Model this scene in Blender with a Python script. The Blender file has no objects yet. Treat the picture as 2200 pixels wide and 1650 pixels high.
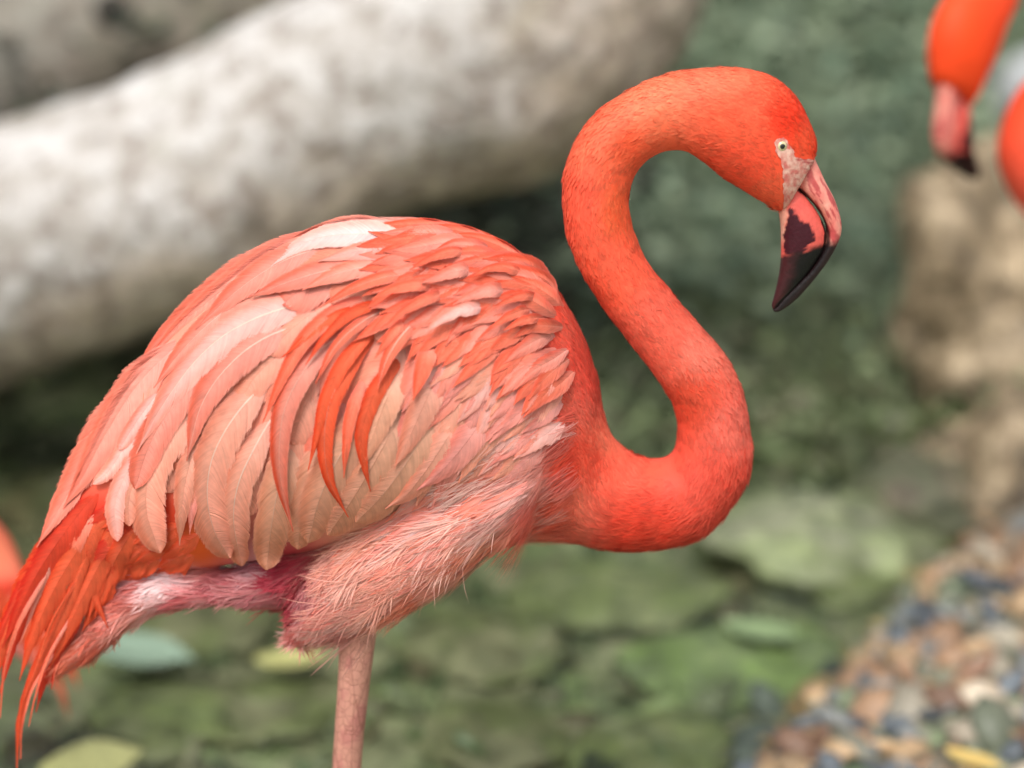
import bpy, math, random
import numpy as np
from mathutils import Vector, Matrix
from mathutils.bvhtree import BVHTree

random.seed(7)
rng = np.random.default_rng(11)
R = math.radians
SC = bpy.context.scene
COL = SC.collection

# ------------------------------------------------------------------ camera
PITCH = R(16)
ZC = 0.68
AX = 1.467
CAM = np.array([0.0, -AX * math.cos(PITCH), ZC + AX * math.sin(PITCH)])
cd = bpy.data.cameras.new('camera')
cd.sensor_width = 36
cd.lens = 60
cd.clip_start = 0.05
cd.clip_end = 500
cd.dof.use_dof = True
cd.dof.focus_distance = 1.41
cd.dof.aperture_fstop = 1.6
cam = bpy.data.objects.new('camera', cd)
cam.location = CAM
cam.rotation_euler = (math.pi / 2 - PITCH, 0, 0)
COL.objects.link(cam)
SC.camera = cam

# ------------------------------------------------------------------ sky, sun, exposure
SUN_EL, SUN_AZ = R(54), R(200)          # azimuth measured clockwise from +Y
W = bpy.data.worlds.new('World')
SC.world = W
W.use_nodes = True
nt = W.node_tree
bg = nt.nodes['Background']
sky = nt.nodes.new('ShaderNodeTexSky')
sky.sky_type = 'NISHITA'
sky.sun_disc = False
sky.sun_elevation = SUN_EL
sky.sun_rotation = SUN_AZ
sky.dust_density = 4.0
sky.air_density = 1.0
sky.ozone_density = 1.0
hs = nt.nodes.new('ShaderNodeHueSaturation')
hs.inputs['Saturation'].default_value = 0.25
nt.links.new(sky.outputs[0], hs.inputs['Color'])
nt.links.new(hs.outputs[0], bg.inputs['Color'])
bg.inputs['Strength'].default_value = 0.15
sl = bpy.data.lights.new('sun', 'SUN')
sl.energy = 1.5
sl.angle = R(22)
sl.color = (1.0, 0.965, 0.91)
so = bpy.data.objects.new('sun', sl)
sd = Vector((math.sin(SUN_AZ) * math.cos(SUN_EL), math.cos(SUN_AZ) * math.cos(SUN_EL), math.sin(SUN_EL)))
so.rotation_euler = (-sd).to_track_quat('-Z', 'Y').to_euler()
so.location = sd * 20
COL.objects.link(so)
SC.view_settings.view_transform = 'Standard'
SC.view_settings.look = 'None'
SC.view_settings.exposure = 0.43
SC.view_settings.gamma = 1.0
SC.view_settings.use_curve_mapping = False
SC.cycles.max_bounces = 5
SC.cycles.diffuse_bounces = 3
SC.cycles.glossy_bounces = 2
SC.cycles.transmission_bounces = 3
SC.cycles.transparent_max_bounces = 8
SC.cycles.use_adaptive_sampling = True
SC.cycles.adaptive_threshold = 0.025

# ------------------------------------------------------------------ maths helpers
FPX = 60 / 36 * 2200
CP, SP = math.cos(PITCH), math.sin(PITCH)


def ray(px, py):
    px = np.asarray(px, float); py = np.asarray(py, float)
    x = (px - 1100) / FPX; v = (825 - py) / FPX
    return np.stack([x + 0 * v, CP + v * SP + 0 * x, -SP + v * CP + 0 * x], -1)


def U(px, py, y=0.0):
    """point of the vertical plane at world depth y seen at photo pixel px, py"""
    d = ray(px, py)
    t = (np.asarray(y) - CAM[1]) / d[..., 1]
    return CAM + d * t[..., None]


def G(px, py, z=0.0):
    """point of the level plane at height z seen at photo pixel px, py"""
    d = ray(px, py)
    t = (z - CAM[2]) / d[..., 2]
    return CAM + d * t[..., None]


def proj(p):
    q = np.asarray(p) - CAM
    depth = q[..., 1] * CP - q[..., 2] * SP
    v = q[..., 1] * SP + q[..., 2] * CP
    return 1100 + q[..., 0] / depth * FPX, 825 - v / depth * FPX


def lin(c):
    c = np.asarray(c, float) / 255.0
    return np.where(c <= 0.04045, c / 12.92, ((c + 0.055) / 1.055) ** 2.4)


def _h(i, j, k, s):
    n = (i * 374761393 + j * 668265263 + k * 2147483647 + s * 1274126177) & 0xFFFFFFFF
    n = ((n ^ (n >> 13)) * 1274126177) & 0xFFFFFFFF
    n = n ^ (n >> 16)
    return (n & 0xFFFF) / 65535.0


def vnoise(p, s=0):
    p = np.asarray(p, float)
    i = np.floor(p).astype(np.int64); f = p - i
    f = f * f * (3 - 2 * f)
    o = 0
    for a in (0, 1):
        for b in (0, 1):
            for c in (0, 1):
                w = (f[..., 0] if a else 1 - f[..., 0]) * (f[..., 1] if b else 1 - f[..., 1]) * (f[..., 2] if c else 1 - f[..., 2])
                o = o + w * _h(i[..., 0] + a, i[..., 1] + b, i[..., 2] + c, s)
    return o


def fbm(p, oct=4, s=0):
    p = np.asarray(p, float)
    o = 0; a = 0.5; t = 0
    for k in range(oct):
        o = o + a * vnoise(p * 2 ** k + 17.3 * k, s + k); t += a; a *= 0.5
    return o / t


def catmull(P, n):
    """resample rows of P with a Catmull-Rom spline, n samples per span"""
    P = np.asarray(P, float)
    Q = np.vstack([2 * P[0] - P[1], P, 2 * P[-1] - P[-2]])
    out = []
    for i in range(1, len(Q) - 2):
        t = np.linspace(0, 1, n, endpoint=False)[:, None]
        a, b, c, d = Q[i - 1], Q[i], Q[i + 1], Q[i + 2]
        out.append(0.5 * (2 * b + (c - a) * t + (2 * a - 5 * b + 4 * c - d) * t * t + (3 * b - 3 * c + d - a) * t ** 3))
    out.append(P[-1][None])
    return np.vstack(out)


def resample(P, n):
    P = np.asarray(P, float)
    D = catmull(P, 16)
    L = np.concatenate([[0], np.cumsum(np.linalg.norm(np.diff(D, axis=0), axis=1))])
    s = np.linspace(0, L[-1], n)
    return np.stack([np.interp(s, L, D[:, k]) for k in range(D.shape[1])], -1)


def sstep(a, b, x):
    t = np.clip((x - a) / (b - a), 0, 1)
    return t * t * (3 - 2 * t)


def inpoly(px, py, poly):
    poly = np.asarray(poly, float)
    ins = np.zeros(np.shape(px), bool)
    j = len(poly) - 1
    for i in range(len(poly)):
        xi, yi = poly[i]; xj, yj = poly[j]
        c = ((yi > py) != (yj > py)) & (px < (xj - xi) * (py - yi) / (yj - yi + 1e-9) + xi)
        ins ^= c
        j = i
    return ins


def polydist(px, py, poly):
    p = np.stack([px, py], -1).astype(float)
    best = np.full(np.shape(px), 1e9)
    for a, b in zip(poly[:-1], poly[1:]):
        a = np.asarray(a, float); b = np.asarray(b, float)
        t = np.clip(((p - a) @ (b - a)) / max((b - a) @ (b - a), 1e-9), 0, 1)
        best = np.minimum(best, np.linalg.norm(p - a - t[..., None] * (b - a), axis=-1))
    return best


# ------------------------------------------------------------------ object helpers
def build_mesh(name, V, F, col=None, uv=None, smooth=True, attrs=None):
    me = bpy.data.meshes.new(name)
    me.from_pydata(np.asarray(V, float).tolist(), [], F.tolist() if isinstance(F, np.ndarray) else F)
    if smooth:
        me.polygons.foreach_set('use_smooth', np.ones(len(me.polygons), bool))
    if col is not None:
        a = me.color_attributes.new('Col', 'FLOAT_COLOR', 'POINT')
        c = np.ones((len(V), 4)); c[:, :3] = col
        a.data.foreach_set('color', c.ravel())
    if attrs:
        for k, val in attrs.items():
            a = me.attributes.new(k, 'FLOAT', 'POINT')
            a.data.foreach_set('value', np.asarray(val, float))
    if uv is not None:
        l = me.uv_layers.new(name='UVMap')
        vi = np.zeros(len(me.loops), np.int32)
        me.loops.foreach_get('vertex_index', vi)
        l.data.foreach_set('uv', np.asarray(uv)[vi].ravel())
    me.update()
    return me


def add(name, me, mat=None, parent=None, loc=None):
    o = bpy.data.objects.new(name, me)
    COL.objects.link(o)
    if mat is not None and me is not None and not me.materials:
        me.materials.append(mat)
    if parent is not None:
        o.parent = parent
    if loc is not None:
        o.location = loc
    return o


def tag(o, label=None, cat=None, group=None, kind=None):
    if label: o['label'] = label
    if cat: o['category'] = cat
    if group: o['group'] = group
    if kind: o['kind'] = kind
    return o


def grid_faces(n, m, wrap=False):
    i = np.arange(n - 1)[:, None]
    mm = m if wrap else m - 1
    j = np.arange(mm)[None, :]
    j2 = (j + 1) % m
    return np.stack([i * m + j, i * m + j2, (i + 1) * m + j2, (i + 1) * m + j], -1).reshape(-1, 4)


def loft(secs, K=32, sub=6, sup=2.0):
    """secs rows: centre(3) a(3) b(3); returns verts, faces of a closed elliptical loft"""
    S = catmull(np.asarray(secs, float), sub)
    th = np.linspace(0, 2 * math.pi, K, endpoint=False)
    c, s = np.cos(th), np.sin(th)
    if sup != 2.0:
        c = np.sign(c) * np.abs(c) ** (2 / sup); s = np.sign(s) * np.abs(s) ** (2 / sup)
    V = S[:, None, :3] + c[None, :, None] * S[:, None, 3:6] + s[None, :, None] * S[:, None, 6:9]
    n = len(S)
    V = V.reshape(-1, 3)
    F = grid_faces(n, K, True).tolist()
    a = len(V)
    V = np.vstack([V, S[0, :3], S[-1, :3]])
    for j in range(K):
        F.append([a, (j + 1) % K, j])
        F.append([a + 1, (n - 1) * K + j, (n - 1) * K + (j + 1) % K])
    return V, F


def pairs_to_secs(pairs):
    """rows: x1 y1 x2 y2 halfdepth_px yoff_px (photo pixels at the bird's plane)"""
    out = []
    for x1, y1, x2, y2, hd, yo in pairs:
        P = U(x1, y1, yo * 4e-4); Q = U(x2, y2, yo * 4e-4)
        out.append(np.concatenate([(P + Q) / 2, (P - Q) / 2, [0, hd * 4e-4, 0]]))
    return np.array(out)


def tube_secs(pts, rad):
    pts = np.asarray(pts, float)
    T = np.gradient(pts, axis=0); T /= np.linalg.norm(T, axis=1)[:, None]
    out = []
    ref = np.array([0.0, 1, 0])
    for p, t, r in zip(pts, T, rad):
        a = np.cross(t, ref)
        if np.linalg.norm(a) < 0.05:
            a = np.cross(t, [1, 0, 0])
        a /= np.linalg.norm(a); b = np.cross(a, t)
        out.append(np.concatenate([p, a * r, b * r]))
    return np.array(out)


def merge(parts):
    V = []; F = []; o = 0
    for v, f in parts:
        V.append(v); F += [[i + o for i in q] for q in f]; o += len(v)
    return np.vstack(V), F


def remeshed(V, F, voxel, smooth_it=4):
    me = build_mesh('tmp', V, F, smooth=False)
    o = bpy.data.objects.new('tmp', me)
    COL.objects.link(o)
    m = o.modifiers.new('r', 'REMESH'); m.mode = 'VOXEL'; m.voxel_size = voxel
    s = o.modifiers.new('s', 'SMOOTH'); s.factor = 0.5; s.iterations = smooth_it
    dg = bpy.context.evaluated_depsgraph_get()
    dg.update()
    m2 = bpy.data.meshes.new_from_object(o.evaluated_get(dg))
    bpy.data.objects.remove(o); bpy.data.meshes.remove(me)
    V2 = np.zeros(len(m2.vertices) * 3); m2.vertices.foreach_get('co', V2); V2 = V2.reshape(-1, 3)
    F2 = [list(p.vertices) for p in m2.polygons]
    bpy.data.meshes.remove(m2)
    return V2, F2


# ------------------------------------------------------------------ material helpers
def newmat(name):
    m = bpy.data.materials.new(name)
    m.use_nodes = True
    n = m.node_tree
    return m, n, n.nodes['Principled BSDF']


def node(n, t, **kw):
    x = n.nodes.new(t)
    for k, v in kw.items():
        if k in x.inputs.keys():
            x.inputs[k].default_value = v
        else:
            setattr(x, k, v)
    return x


def ramp(n, stops):
    r = n.nodes.new('ShaderNodeValToRGB')
    e = r.color_ramp.elements
    while len(e) < len(stops):
        e.new(0.5)
    for el, (p, c) in zip(e, stops):
        el.position = p
        el.color = (*c, 1) if len(c) == 3 else c
    return r


def mixc(n, fac, a, b, mode='MIX'):
    m = n.nodes.new('ShaderNodeMix')
    m.data_type = 'RGBA'; m.blend_type = mode
    for s, v in ((m.inputs[0], fac), (m.inputs[6], a), (m.inputs[7], b)):
        if isinstance(v, bpy.types.NodeSocket):
            n.links.new(v, s)
        else:
            s.default_value = v if isinstance(v, (int, float)) else (*v, 1)
    return m.outputs[2]


def math_(n, op, a, b=0.0, clamp=False):
    m = n.nodes.new('ShaderNodeMath'); m.operation = op; m.use_clamp = clamp
    for s, v in zip(m.inputs, (a, b)):
        if isinstance(v, bpy.types.NodeSocket):
            n.links.new(v, s)
        else:
            s.default_value = v
    return m.outputs[0]


def feather_shader(name, translucent=0.22, barbs=True, sheen=0.25, rough=0.62):
    m, n, p = newmat(name)
    at = node(n, 'ShaderNodeAttribute', attribute_name='Col')
    colr = at.outputs['Color']
    geo = n.nodes.new('ShaderNodeNewGeometry')
    nz = node(n, 'ShaderNodeTexNoise', Scale=140.0, Detail=3.0)
    n.links.new(geo.outputs['Position'], nz.inputs['Vector'])
    v = math_(n, 'MULTIPLY_ADD', nz.outputs['Fac'], 0.34)
    n.nodes[-1].inputs[2].default_value = 0.83
    colr = mixc(n, 1.0, colr, v, 'MULTIPLY')
    if barbs:
        uv = n.nodes.new('ShaderNodeUVMap')
        sp = n.nodes.new('ShaderNodeSeparateXYZ'); n.links.new(uv.outputs[0], sp.inputs[0])
        au = math_(n, 'ABSOLUTE', math_(n, 'SUBTRACT', sp.outputs[0], 0.5))
        ph = math_(n, 'SUBTRACT', math_(n, 'MULTIPLY', sp.outputs[1], 330.0), math_(n, 'MULTIPLY', au, 110.0))
        nz2 = node(n, 'ShaderNodeTexNoise', Scale=60.0, Detail=2.0)
        n.links.new(geo.outputs['Position'], nz2.inputs['Vector'])
        ph = math_(n, 'ADD', ph, math_(n, 'MULTIPLY', nz2.outputs['Fac'], 14.0))
        w = math_(n, 'SINE', ph)
        cb = n.nodes.new('ShaderNodeCombineXYZ')
        n.links.new(math_(n, 'MULTIPLY', au, 3.0), cb.inputs[0])
        n.links.new(math_(n, 'SUBTRACT', math_(n, 'MULTIPLY', sp.outputs[1], 70.0), math_(n, 'MULTIPLY', au, 26.0)), cb.inputs[1])
        oi = n.nodes.new('ShaderNodeObjectInfo'); n.links.new(math_(n, 'MULTIPLY', oi.outputs['Random'], 90.0), cb.inputs[2])
        nb = node(n, 'ShaderNodeTexNoise', Scale=1.0, Detail=3.0); n.links.new(cb.outputs[0], nb.inputs['Vector'])
        w2 = math_(n, 'MULTIPLY_ADD', nb.outputs['Fac'], 0.34); n.nodes[-1].inputs[2].default_value = 0.83
        colr = mixc(n, 1.0, colr, w2, 'MULTIPLY')
        ra = node(n, 'ShaderNodeAttribute', attribute_name='rachis')
        # shaft: thin pale line that thins out towards the tip
        wid = math_(n, 'MULTIPLY', math_(n, 'SUBTRACT', 1.08, sp.outputs[1]), 0.026)
        line = math_(n, 'SUBTRACT', 1.0, math_(n, 'DIVIDE', au, wid), True)
        line = math_(n, 'MULTIPLY', math_(n, 'MULTIPLY', line, 2.0, True), ra.outputs['Fac'], True)
        colr = mixc(n, line, colr, (0.93, 0.80, 0.72))
        b = node(n, 'ShaderNodeBump', Strength=0.07, Distance=0.0006)
        n.links.new(w, b.inputs['Height'])
        n.links.new(b.outputs[0], p.inputs['Normal'])
    n.links.new(colr, p.inputs['Base Color'])
    p.inputs['Roughness'].default_value = rough
    p.inputs['Specular IOR Level'].default_value = 0.3
    p.inputs['Sheen Weight'].default_value = sheen
    p.inputs['Sheen Roughness'].default_value = 0.4
    n.links.new(colr, p.inputs['Sheen Tint'])
    if translucent:
        tr = n.nodes.new('ShaderNodeBsdfTranslucent'); n.links.new(colr, tr.inputs[0])
        mx = n.nodes.new('ShaderNodeMixShader'); mx.inputs[0].default_value = translucent
        n.links.new(p.outputs[0], mx.inputs[1]); n.links.new(tr.outputs[0], mx.inputs[2])
        n.links.new(mx.outputs[0], n.nodes['Material Output'].inputs[0])
    return m


M_FEATHER = feather_shader('wing_feather_vane')
M_PLUME = feather_shader('small_plumage', 0.2, False, 0.3)


def body_shader():
    m, n, p = newmat('bird_body')
    at = node(n, 'ShaderNodeAttribute', attribute_name='Col')
    lg = node(n, 'ShaderNodeAttribute', attribute_name='leg')
    geo = n.nodes.new('ShaderNodeNewGeometry')
    mp = n.nodes.new('ShaderNodeMapping'); mp.inputs['Scale'].default_value = (1, 1, 0.8)
    n.links.new(geo.outputs['Position'], mp.inputs[0])
    vo = node(n, 'ShaderNodeTexVoronoi', Scale=150.0, feature='DISTANCE_TO_EDGE')
    n.links.new(mp.outputs[0], vo.inputs['Vector'])
    crack = math_(n, 'MULTIPLY', math_(n, 'SUBTRACT', 1.0, math_(n, 'MULTIPLY', vo.outputs['Distance'], 14.0), True), lg.outputs['Fac'])
    nz = node(n, 'ShaderNodeTexNoise', Scale=55.0, Detail=5.0)
    n.links.new(mp.outputs[0], nz.inputs['Vector'])
    blot = mixc(n, math_(n, 'MULTIPLY', sm(n, nz.outputs['Fac'], 0.48, 0.66), math_(n, 'MULTIPLY', lg.outputs['Fac'], 0.6)), at.outputs['Color'], (0.40, 0.13, 0.12))
    mp2 = n.nodes.new('ShaderNodeMapping'); mp2.inputs['Scale'].default_value = (1, 1, 0.12)
    n.links.new(geo.outputs['Position'], mp2.inputs[0])
    vo2 = node(n, 'ShaderNodeTexVoronoi', Scale=75.0, feature='DISTANCE_TO_EDGE'); n.links.new(mp2.outputs[0], vo2.inputs['Vector'])
    line = math_(n, 'MULTIPLY', math_(n, 'SUBTRACT', 1.0, math_(n, 'MULTIPLY', vo2.outputs['Distance'], 22.0), True), lg.outputs['Fac'])
    blot = mixc(n, math_(n, 'MULTIPLY', line, 0.55), blot, (0.20, 0.08, 0.05))
    c = mixc(n, math_(n, 'MULTIPLY', math_(n, 'MULTIPLY', crack, nz.outputs['Fac']), 0.75), blot, (0.25, 0.09, 0.06))
    n.links.new(c, p.inputs['Base Color'])
    p.inputs['Roughness'].default_value = 0.6
    p.inputs['Specular IOR Level'].default_value = 0.25
    b = node(n, 'ShaderNodeBump', Strength=0.5, Distance=0.001)
    n.links.new(math_(n, 'ADD', math_(n, 'MULTIPLY', crack, -1.0), math_(n, 'MULTIPLY', nz.outputs['Fac'], 0.6)), b.inputs['Height'])
    n.links.new(b.outputs[0], p.inputs['Normal'])
    return m


def sm(n, x, a, b):
    r = n.nodes.new('ShaderNodeMapRange'); r.interpolation_type = 'SMOOTHSTEP'
    n.links.new(x, r.inputs[0]); r.inputs[1].default_value = a; r.inputs[2].default_value = b
    return r.outputs[0]


M_BODY = body_shader()


def vcol_mat(name, rough, coat=0.0, bump=0.0, scale=200.0):
    m, n, p = newmat(name)
    at = node(n, 'ShaderNodeAttribute', attribute_name='Col')
    geo = n.nodes.new('ShaderNodeNewGeometry')
    nz = node(n, 'ShaderNodeTexNoise', Scale=scale, Detail=4.0)
    n.links.new(geo.outputs['Position'], nz.inputs['Vector'])
    v = math_(n, 'MULTIPLY_ADD', nz.outputs['Fac'], 0.5); n.nodes[-1].inputs[2].default_value = 0.75
    n.links.new(mixc(n, 1.0, at.outputs['Color'], v, 'MULTIPLY'), p.inputs['Base Color'])
    p.inputs['Roughness'].default_value = rough
    p.inputs['Specular IOR Level'].default_value = 0.35
    p.inputs['Coat Weight'].default_value = coat
    p.inputs['Coat Roughness'].default_value = 0.1
    if bump:
        b = node(n, 'ShaderNodeBump', Strength=bump, Distance=0.001)
        n.links.new(nz.outputs['Fac'], b.inputs['Height']); n.links.new(b.outputs[0], p.inputs['Normal'])
    return m


M_BILL = vcol_mat('bill_horn', 0.5, 0.0, 0.5, 320.0)
M_SKIN = vcol_mat('bare_face_skin', 0.55, 0.0, 0.4, 420.0)
M_EYE = vcol_mat('eye_wet', 0.12, 1.0, 0.0)

# ------------------------------------------------------------------ ground
def terrain_z(x, y):
    z = -0.042 + 0.05 * (fbm(np.stack([x * 1.6, y * 1.6, 0 * x], -1), 4, 3) - 0.5)
    z = z + 0.025 * (fbm(np.stack([x * 7, y * 7, 0 * x + 4], -1), 3, 9) - 0.5)
    # gravel bank on the right, in front
    d = (x - 0.30) * 0.88 - (y - 0.45) * 0.475
    z = z + (0.085 * sstep(-0.12, 0.10, d) + 0.12 * sstep(0.0, 0.75, d)) * sstep(2.6, 1.6, y)
    # far bank rising behind the trunk
    z = z + 0.9 * sstep(3.2, 6.5, y) + 0.9 * sstep(6.5, 25, y) + 0.25 * sstep(-2.0, -5.0, x)
    return z


def soil_mat():
    m, n, p = newmat('streambed')
    geo = n.nodes.new('ShaderNodeNewGeometry')
    n1 = node(n, 'ShaderNodeTexNoise', Scale=3.2, Detail=5.0, Roughness=0.6)
    n2 = node(n, 'ShaderNodeTexNoise', Scale=14.0, Detail=6.0, Roughness=0.65)
    n3 = node(n, 'ShaderNodeTexNoise', Scale=45.0, Detail=3.0)
    for q in (n1, n2, n3):
        n.links.new(geo.outputs['Position'], q.inputs['Vector'])
    a = ramp(n, [(0.30, (0.06, 0.062, 0.045)), (0.46, (0.20, 0.20, 0.145)), (0.58, (0.34, 0.335, 0.25)), (0.72, (0.46, 0.44, 0.34))])
    n.links.new(n2.outputs['Fac'], a.inputs[0])
    b = ramp(n, [(0.35, (0.055, 0.075, 0.04)), (0.52, (0.20, 0.26, 0.14)), (0.68, (0.38, 0.46, 0.26))])
    n.links.new(n3.outputs['Fac'], b.inputs[0])
    c = mixc(n, sm(n, n1.outputs['Fac'], 0.44, 0.60), a.outputs[0], b.outputs[0])
    n.links.new(c, p.inputs['Base Color'])
    p.inputs['Roughness'].default_value = 0.55
    bp = node(n, 'ShaderNodeBump', Strength=0.6, Distance=0.02)
    n.links.new(n2.outputs['Fac'], bp.inputs['Height']); n.links.new(bp.outputs[0], p.inputs['Normal'])
    return m


def axis(fine0, fine1, step, far):
    core = np.arange(fine0, fine1, step)
    k = np.geomspace(step * 1.5, far, 26)
    return np.concatenate([fine0 - k[::-1], core, fine1 + k])


gx = axis(-2.2, 2.2, 0.03, 60); gy = axis(-0.6, 5.0, 0.03, 80)
X, Y = np.meshgrid(gx, gy)
TV = np.stack([X, Y, terrain_z(X, Y)], -1).reshape(-1, 3)
ground = add('ground', build_mesh('ground', TV, grid_faces(len(gy), len(gx))), soil_mat())
tag(ground, 'muddy algae covered stream bed', kind='structure')

# ------------------------------------------------------------------ shallow water
def water_mat():
    m, n, p = newmat('pond_water')
    out = n.nodes['Material Output']
    n.nodes.remove(p)
    tr = n.nodes.new('ShaderNodeBsdfTransparent'); tr.inputs[0].default_value = (0.87, 0.91, 0.78, 1)
    gl = n.nodes.new('ShaderNodeBsdfGlossy'); gl.inputs['Roughness'].default_value = 0.08
    fr = n.nodes.new('ShaderNodeFresnel'); fr.inputs[0].default_value = 1.33
    geo = n.nodes.new('ShaderNodeNewGeometry')
    nz = node(n, 'ShaderNodeTexNoise', Scale=11.0, Detail=3.0)
    n.links.new(geo.outputs['Position'], nz.inputs['Vector'])
    b = node(n, 'ShaderNodeBump', Strength=0.6, Distance=0.03)
    n.links.new(nz.outputs['Fac'], b.inputs['Height'])
    n.links.new(b.outputs[0], gl.inputs['Normal']); n.links.new(b.outputs[0], fr.inputs['Normal'])
    mx = n.nodes.new('ShaderNodeMixShader')
    n.links.new(fr.outputs[0], mx.inputs[0]); n.links.new(tr.outputs[0], mx.inputs[1]); n.links.new(gl.outputs[0], mx.inputs[2])
    n.links.new(mx.outputs[0], out.inputs[0])
    return m


wx = np.linspace(-12, 12, 40); wy = np.linspace(-8, 5.2, 24)
X, Y = np.meshgrid(wx, wy)
wat = add('water', build_mesh('water', np.stack([X, Y, 0 * X + 0.012], -1).reshape(-1, 3), grid_faces(24, 40)), water_mat())
tag(wat, 'shallow clear water over the stream bed', kind='structure')

# ------------------------------------------------------------------ bark, trunks
def bark_mat(name, stops, patch, scale=1.0, moss=0.25):
    m, n, p = newmat(name)
    geo = n.nodes.new('ShaderNodeNewGeometry')
    n1 = node(n, 'ShaderNodeTexNoise', Scale=15.0 * scale, Detail=5.0, Roughness=0.65)
    n2 = node(n, 'ShaderNodeTexNoise', Scale=2.6 * scale, Detail=4.0, Roughness=0.55)
    n3 = node(n, 'ShaderNodeTexNoise', Scale=19.0 * scale, Detail=5.0, Roughness=0.7)
    vo = node(n, 'ShaderNodeTexVoronoi', Scale=12.0 * scale)
    for q in (n1, n2, n3, vo):
        n.links.new(geo.outputs['Position'], q.inputs['Vector'])
    a = ramp(n, stops); n.links.new(n1.outputs['Fac'], a.inputs[0])
    at = node(n, 'ShaderNodeAttribute', attribute_name='under_dirt_shade')
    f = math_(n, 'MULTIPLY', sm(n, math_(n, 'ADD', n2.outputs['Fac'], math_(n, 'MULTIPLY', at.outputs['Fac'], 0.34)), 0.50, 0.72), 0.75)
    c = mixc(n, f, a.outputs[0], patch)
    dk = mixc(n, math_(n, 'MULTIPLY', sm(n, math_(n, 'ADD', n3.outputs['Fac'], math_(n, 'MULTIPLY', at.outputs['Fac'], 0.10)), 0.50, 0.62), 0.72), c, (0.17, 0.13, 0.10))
    ms = mixc(n, math_(n, 'MULTIPLY', sm(n, vo.outputs['Distance'], 0.75, 0.35), math_(n, 'MULTIPLY', sm(n, n2.outputs['Fac'], 0.5, 0.62), moss)), dk, (0.20, 0.21, 0.11))
    n.links.new(ms, p.inputs['Base Color'])
    p.inputs['Roughness'].default_value = 0.85
    b = node(n, 'ShaderNodeBump', Strength=0.8, Distance=0.03)
    n.links.new(n1.outputs['Fac'], b.inputs['Height'])
    n.links.new(b.outputs[0], p.inputs['Normal'])
    return m


def trunk_mesh(name, secs, amp, seed, K=64, sub=14):
    V, F = loft(secs, K, sub)
    S = catmull(np.asarray(secs, float), sub)
    C = np.vstack([np.repeat(S[:, :3], K, 0), S[0, :3], S[-1, :3]])
    N = V - C; L = np.linalg.norm(N, axis=1); N = N / np.maximum(L, 1e-6)[:, None]
    d = (fbm(V * 4.0, 4, seed) - 0.5) * amp * 2 + (fbm(V * 16.0, 3, seed + 5) - 0.5) * amp * 0.5
    V = V + N * d[:, None]
    under = np.clip(-N[:, 2] * 0.9 + 0.15, -0.4, 1)  # tan underside: part dirt, part shade painted into the bark colour
    return build_mesh(name, V, F, attrs={'under_dirt_shade': under})


def px_secs(pairs, y):
    out = []
    for x1, y1, x2, y2, dy in pairs:
        P = U(x1, y1, y + dy); Q = U(x2, y2, y + dy)
        a = (P - Q) / 2
        out.append(np.concatenate([(P + Q) / 2, a, [0, np.linalg.norm(a) * 0.95, 0]]))
    return np.array(out)


M_BARK = bark_mat('pale_bark', [(0.33, (0.30, 0.265, 0.23)), (0.45, (0.42, 0.385, 0.35)), (0.55, (0.53, 0.505, 0.48)), (0.7, (0.61, 0.59, 0.57))], (0.54, 0.43, 0.325))
tr = bpy.data.objects.new('leaning_tree', None)
COL.objects.link(tr)
TY = 1.75
tsecs = px_secs([(-1500, 700, -1320, 1400, 0.0), (-1000, 480, -880, 1170, 0.0), (-520, 330, -420, 950, 0.0), (-200, 285, -130, 860, 0),
                 (0, 258, 90, 800, 0), (200, 208, 340, 715, 0), (420, 118, 640, 590, 0), (620, 12, 900, 455, 0.0),
                 (780, -110, 1170, 385, 0.02), (930, -260, 1390, 215, 0.04), (1060, -430, 1520, 10, 0.08), (1180, -640, 1610, -230, 0.12),
                 (1320, -900, 1720, -560, 0.2), (1480, -1180, 1830, -900, 0.3)], TY)
t0 = tsecs[0, :3].copy(); base = np.array([t0[0], TY, 0.0])
tr.location = base
tsecs[:, :3] -= base
tm = trunk_mesh('trunk', tsecs, 0.030, 21)
add('trunk', tm, M_BARK, tr)
top = tsecs[-1, :3]
for k, (dx, dy, dz, r0) in enumerate([(0.35, 0.2, 0.7, 0.11), (0.75, -0.1, 0.45, 0.09), (-0.1, 0.35, 0.6, 0.08)]):
    pts = [top + np.array([-0.08, 0, -0.12])] + [top + np.array([dx, dy, dz]) * s + np.array([0, 0, 0.06 * math.sin(s * 3)]) for s in (0.35, 0.7, 1.0, 1.35)]
    add('limb', trunk_mesh('limb', tube_secs(pts, [r0, r0 * 0.85, r0 * 0.7, r0 * 0.5, r0 * 0.3]), 0.012, 40 + k, 20, 5), M_BARK, tr)
for k, (dx, dy) in enumerate([(-0.45, -0.2), (-0.4, 0.3), (0.3, -0.35), (0.2, 0.4)]):
    p0 = tsecs[0, :3] * 1.0
    pts = [p0 + [0.1, 0, 0.0], p0 + np.array([dx * 0.5, dy * 0.5, -0.12]), p0 + np.array([dx, dy, -0.30]), p0 + np.array([dx * 1.6, dy * 1.6, -0.48])]
    add('root', trunk_mesh('root', tube_secs(pts, [0.14, 0.11, 0.08, 0.03]), 0.015, 60 + k, 20, 5), M_BARK, tr)
tag(tr, 'thick pale leaning tree trunk with mottled grey and tan bark', 'tree')

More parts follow.
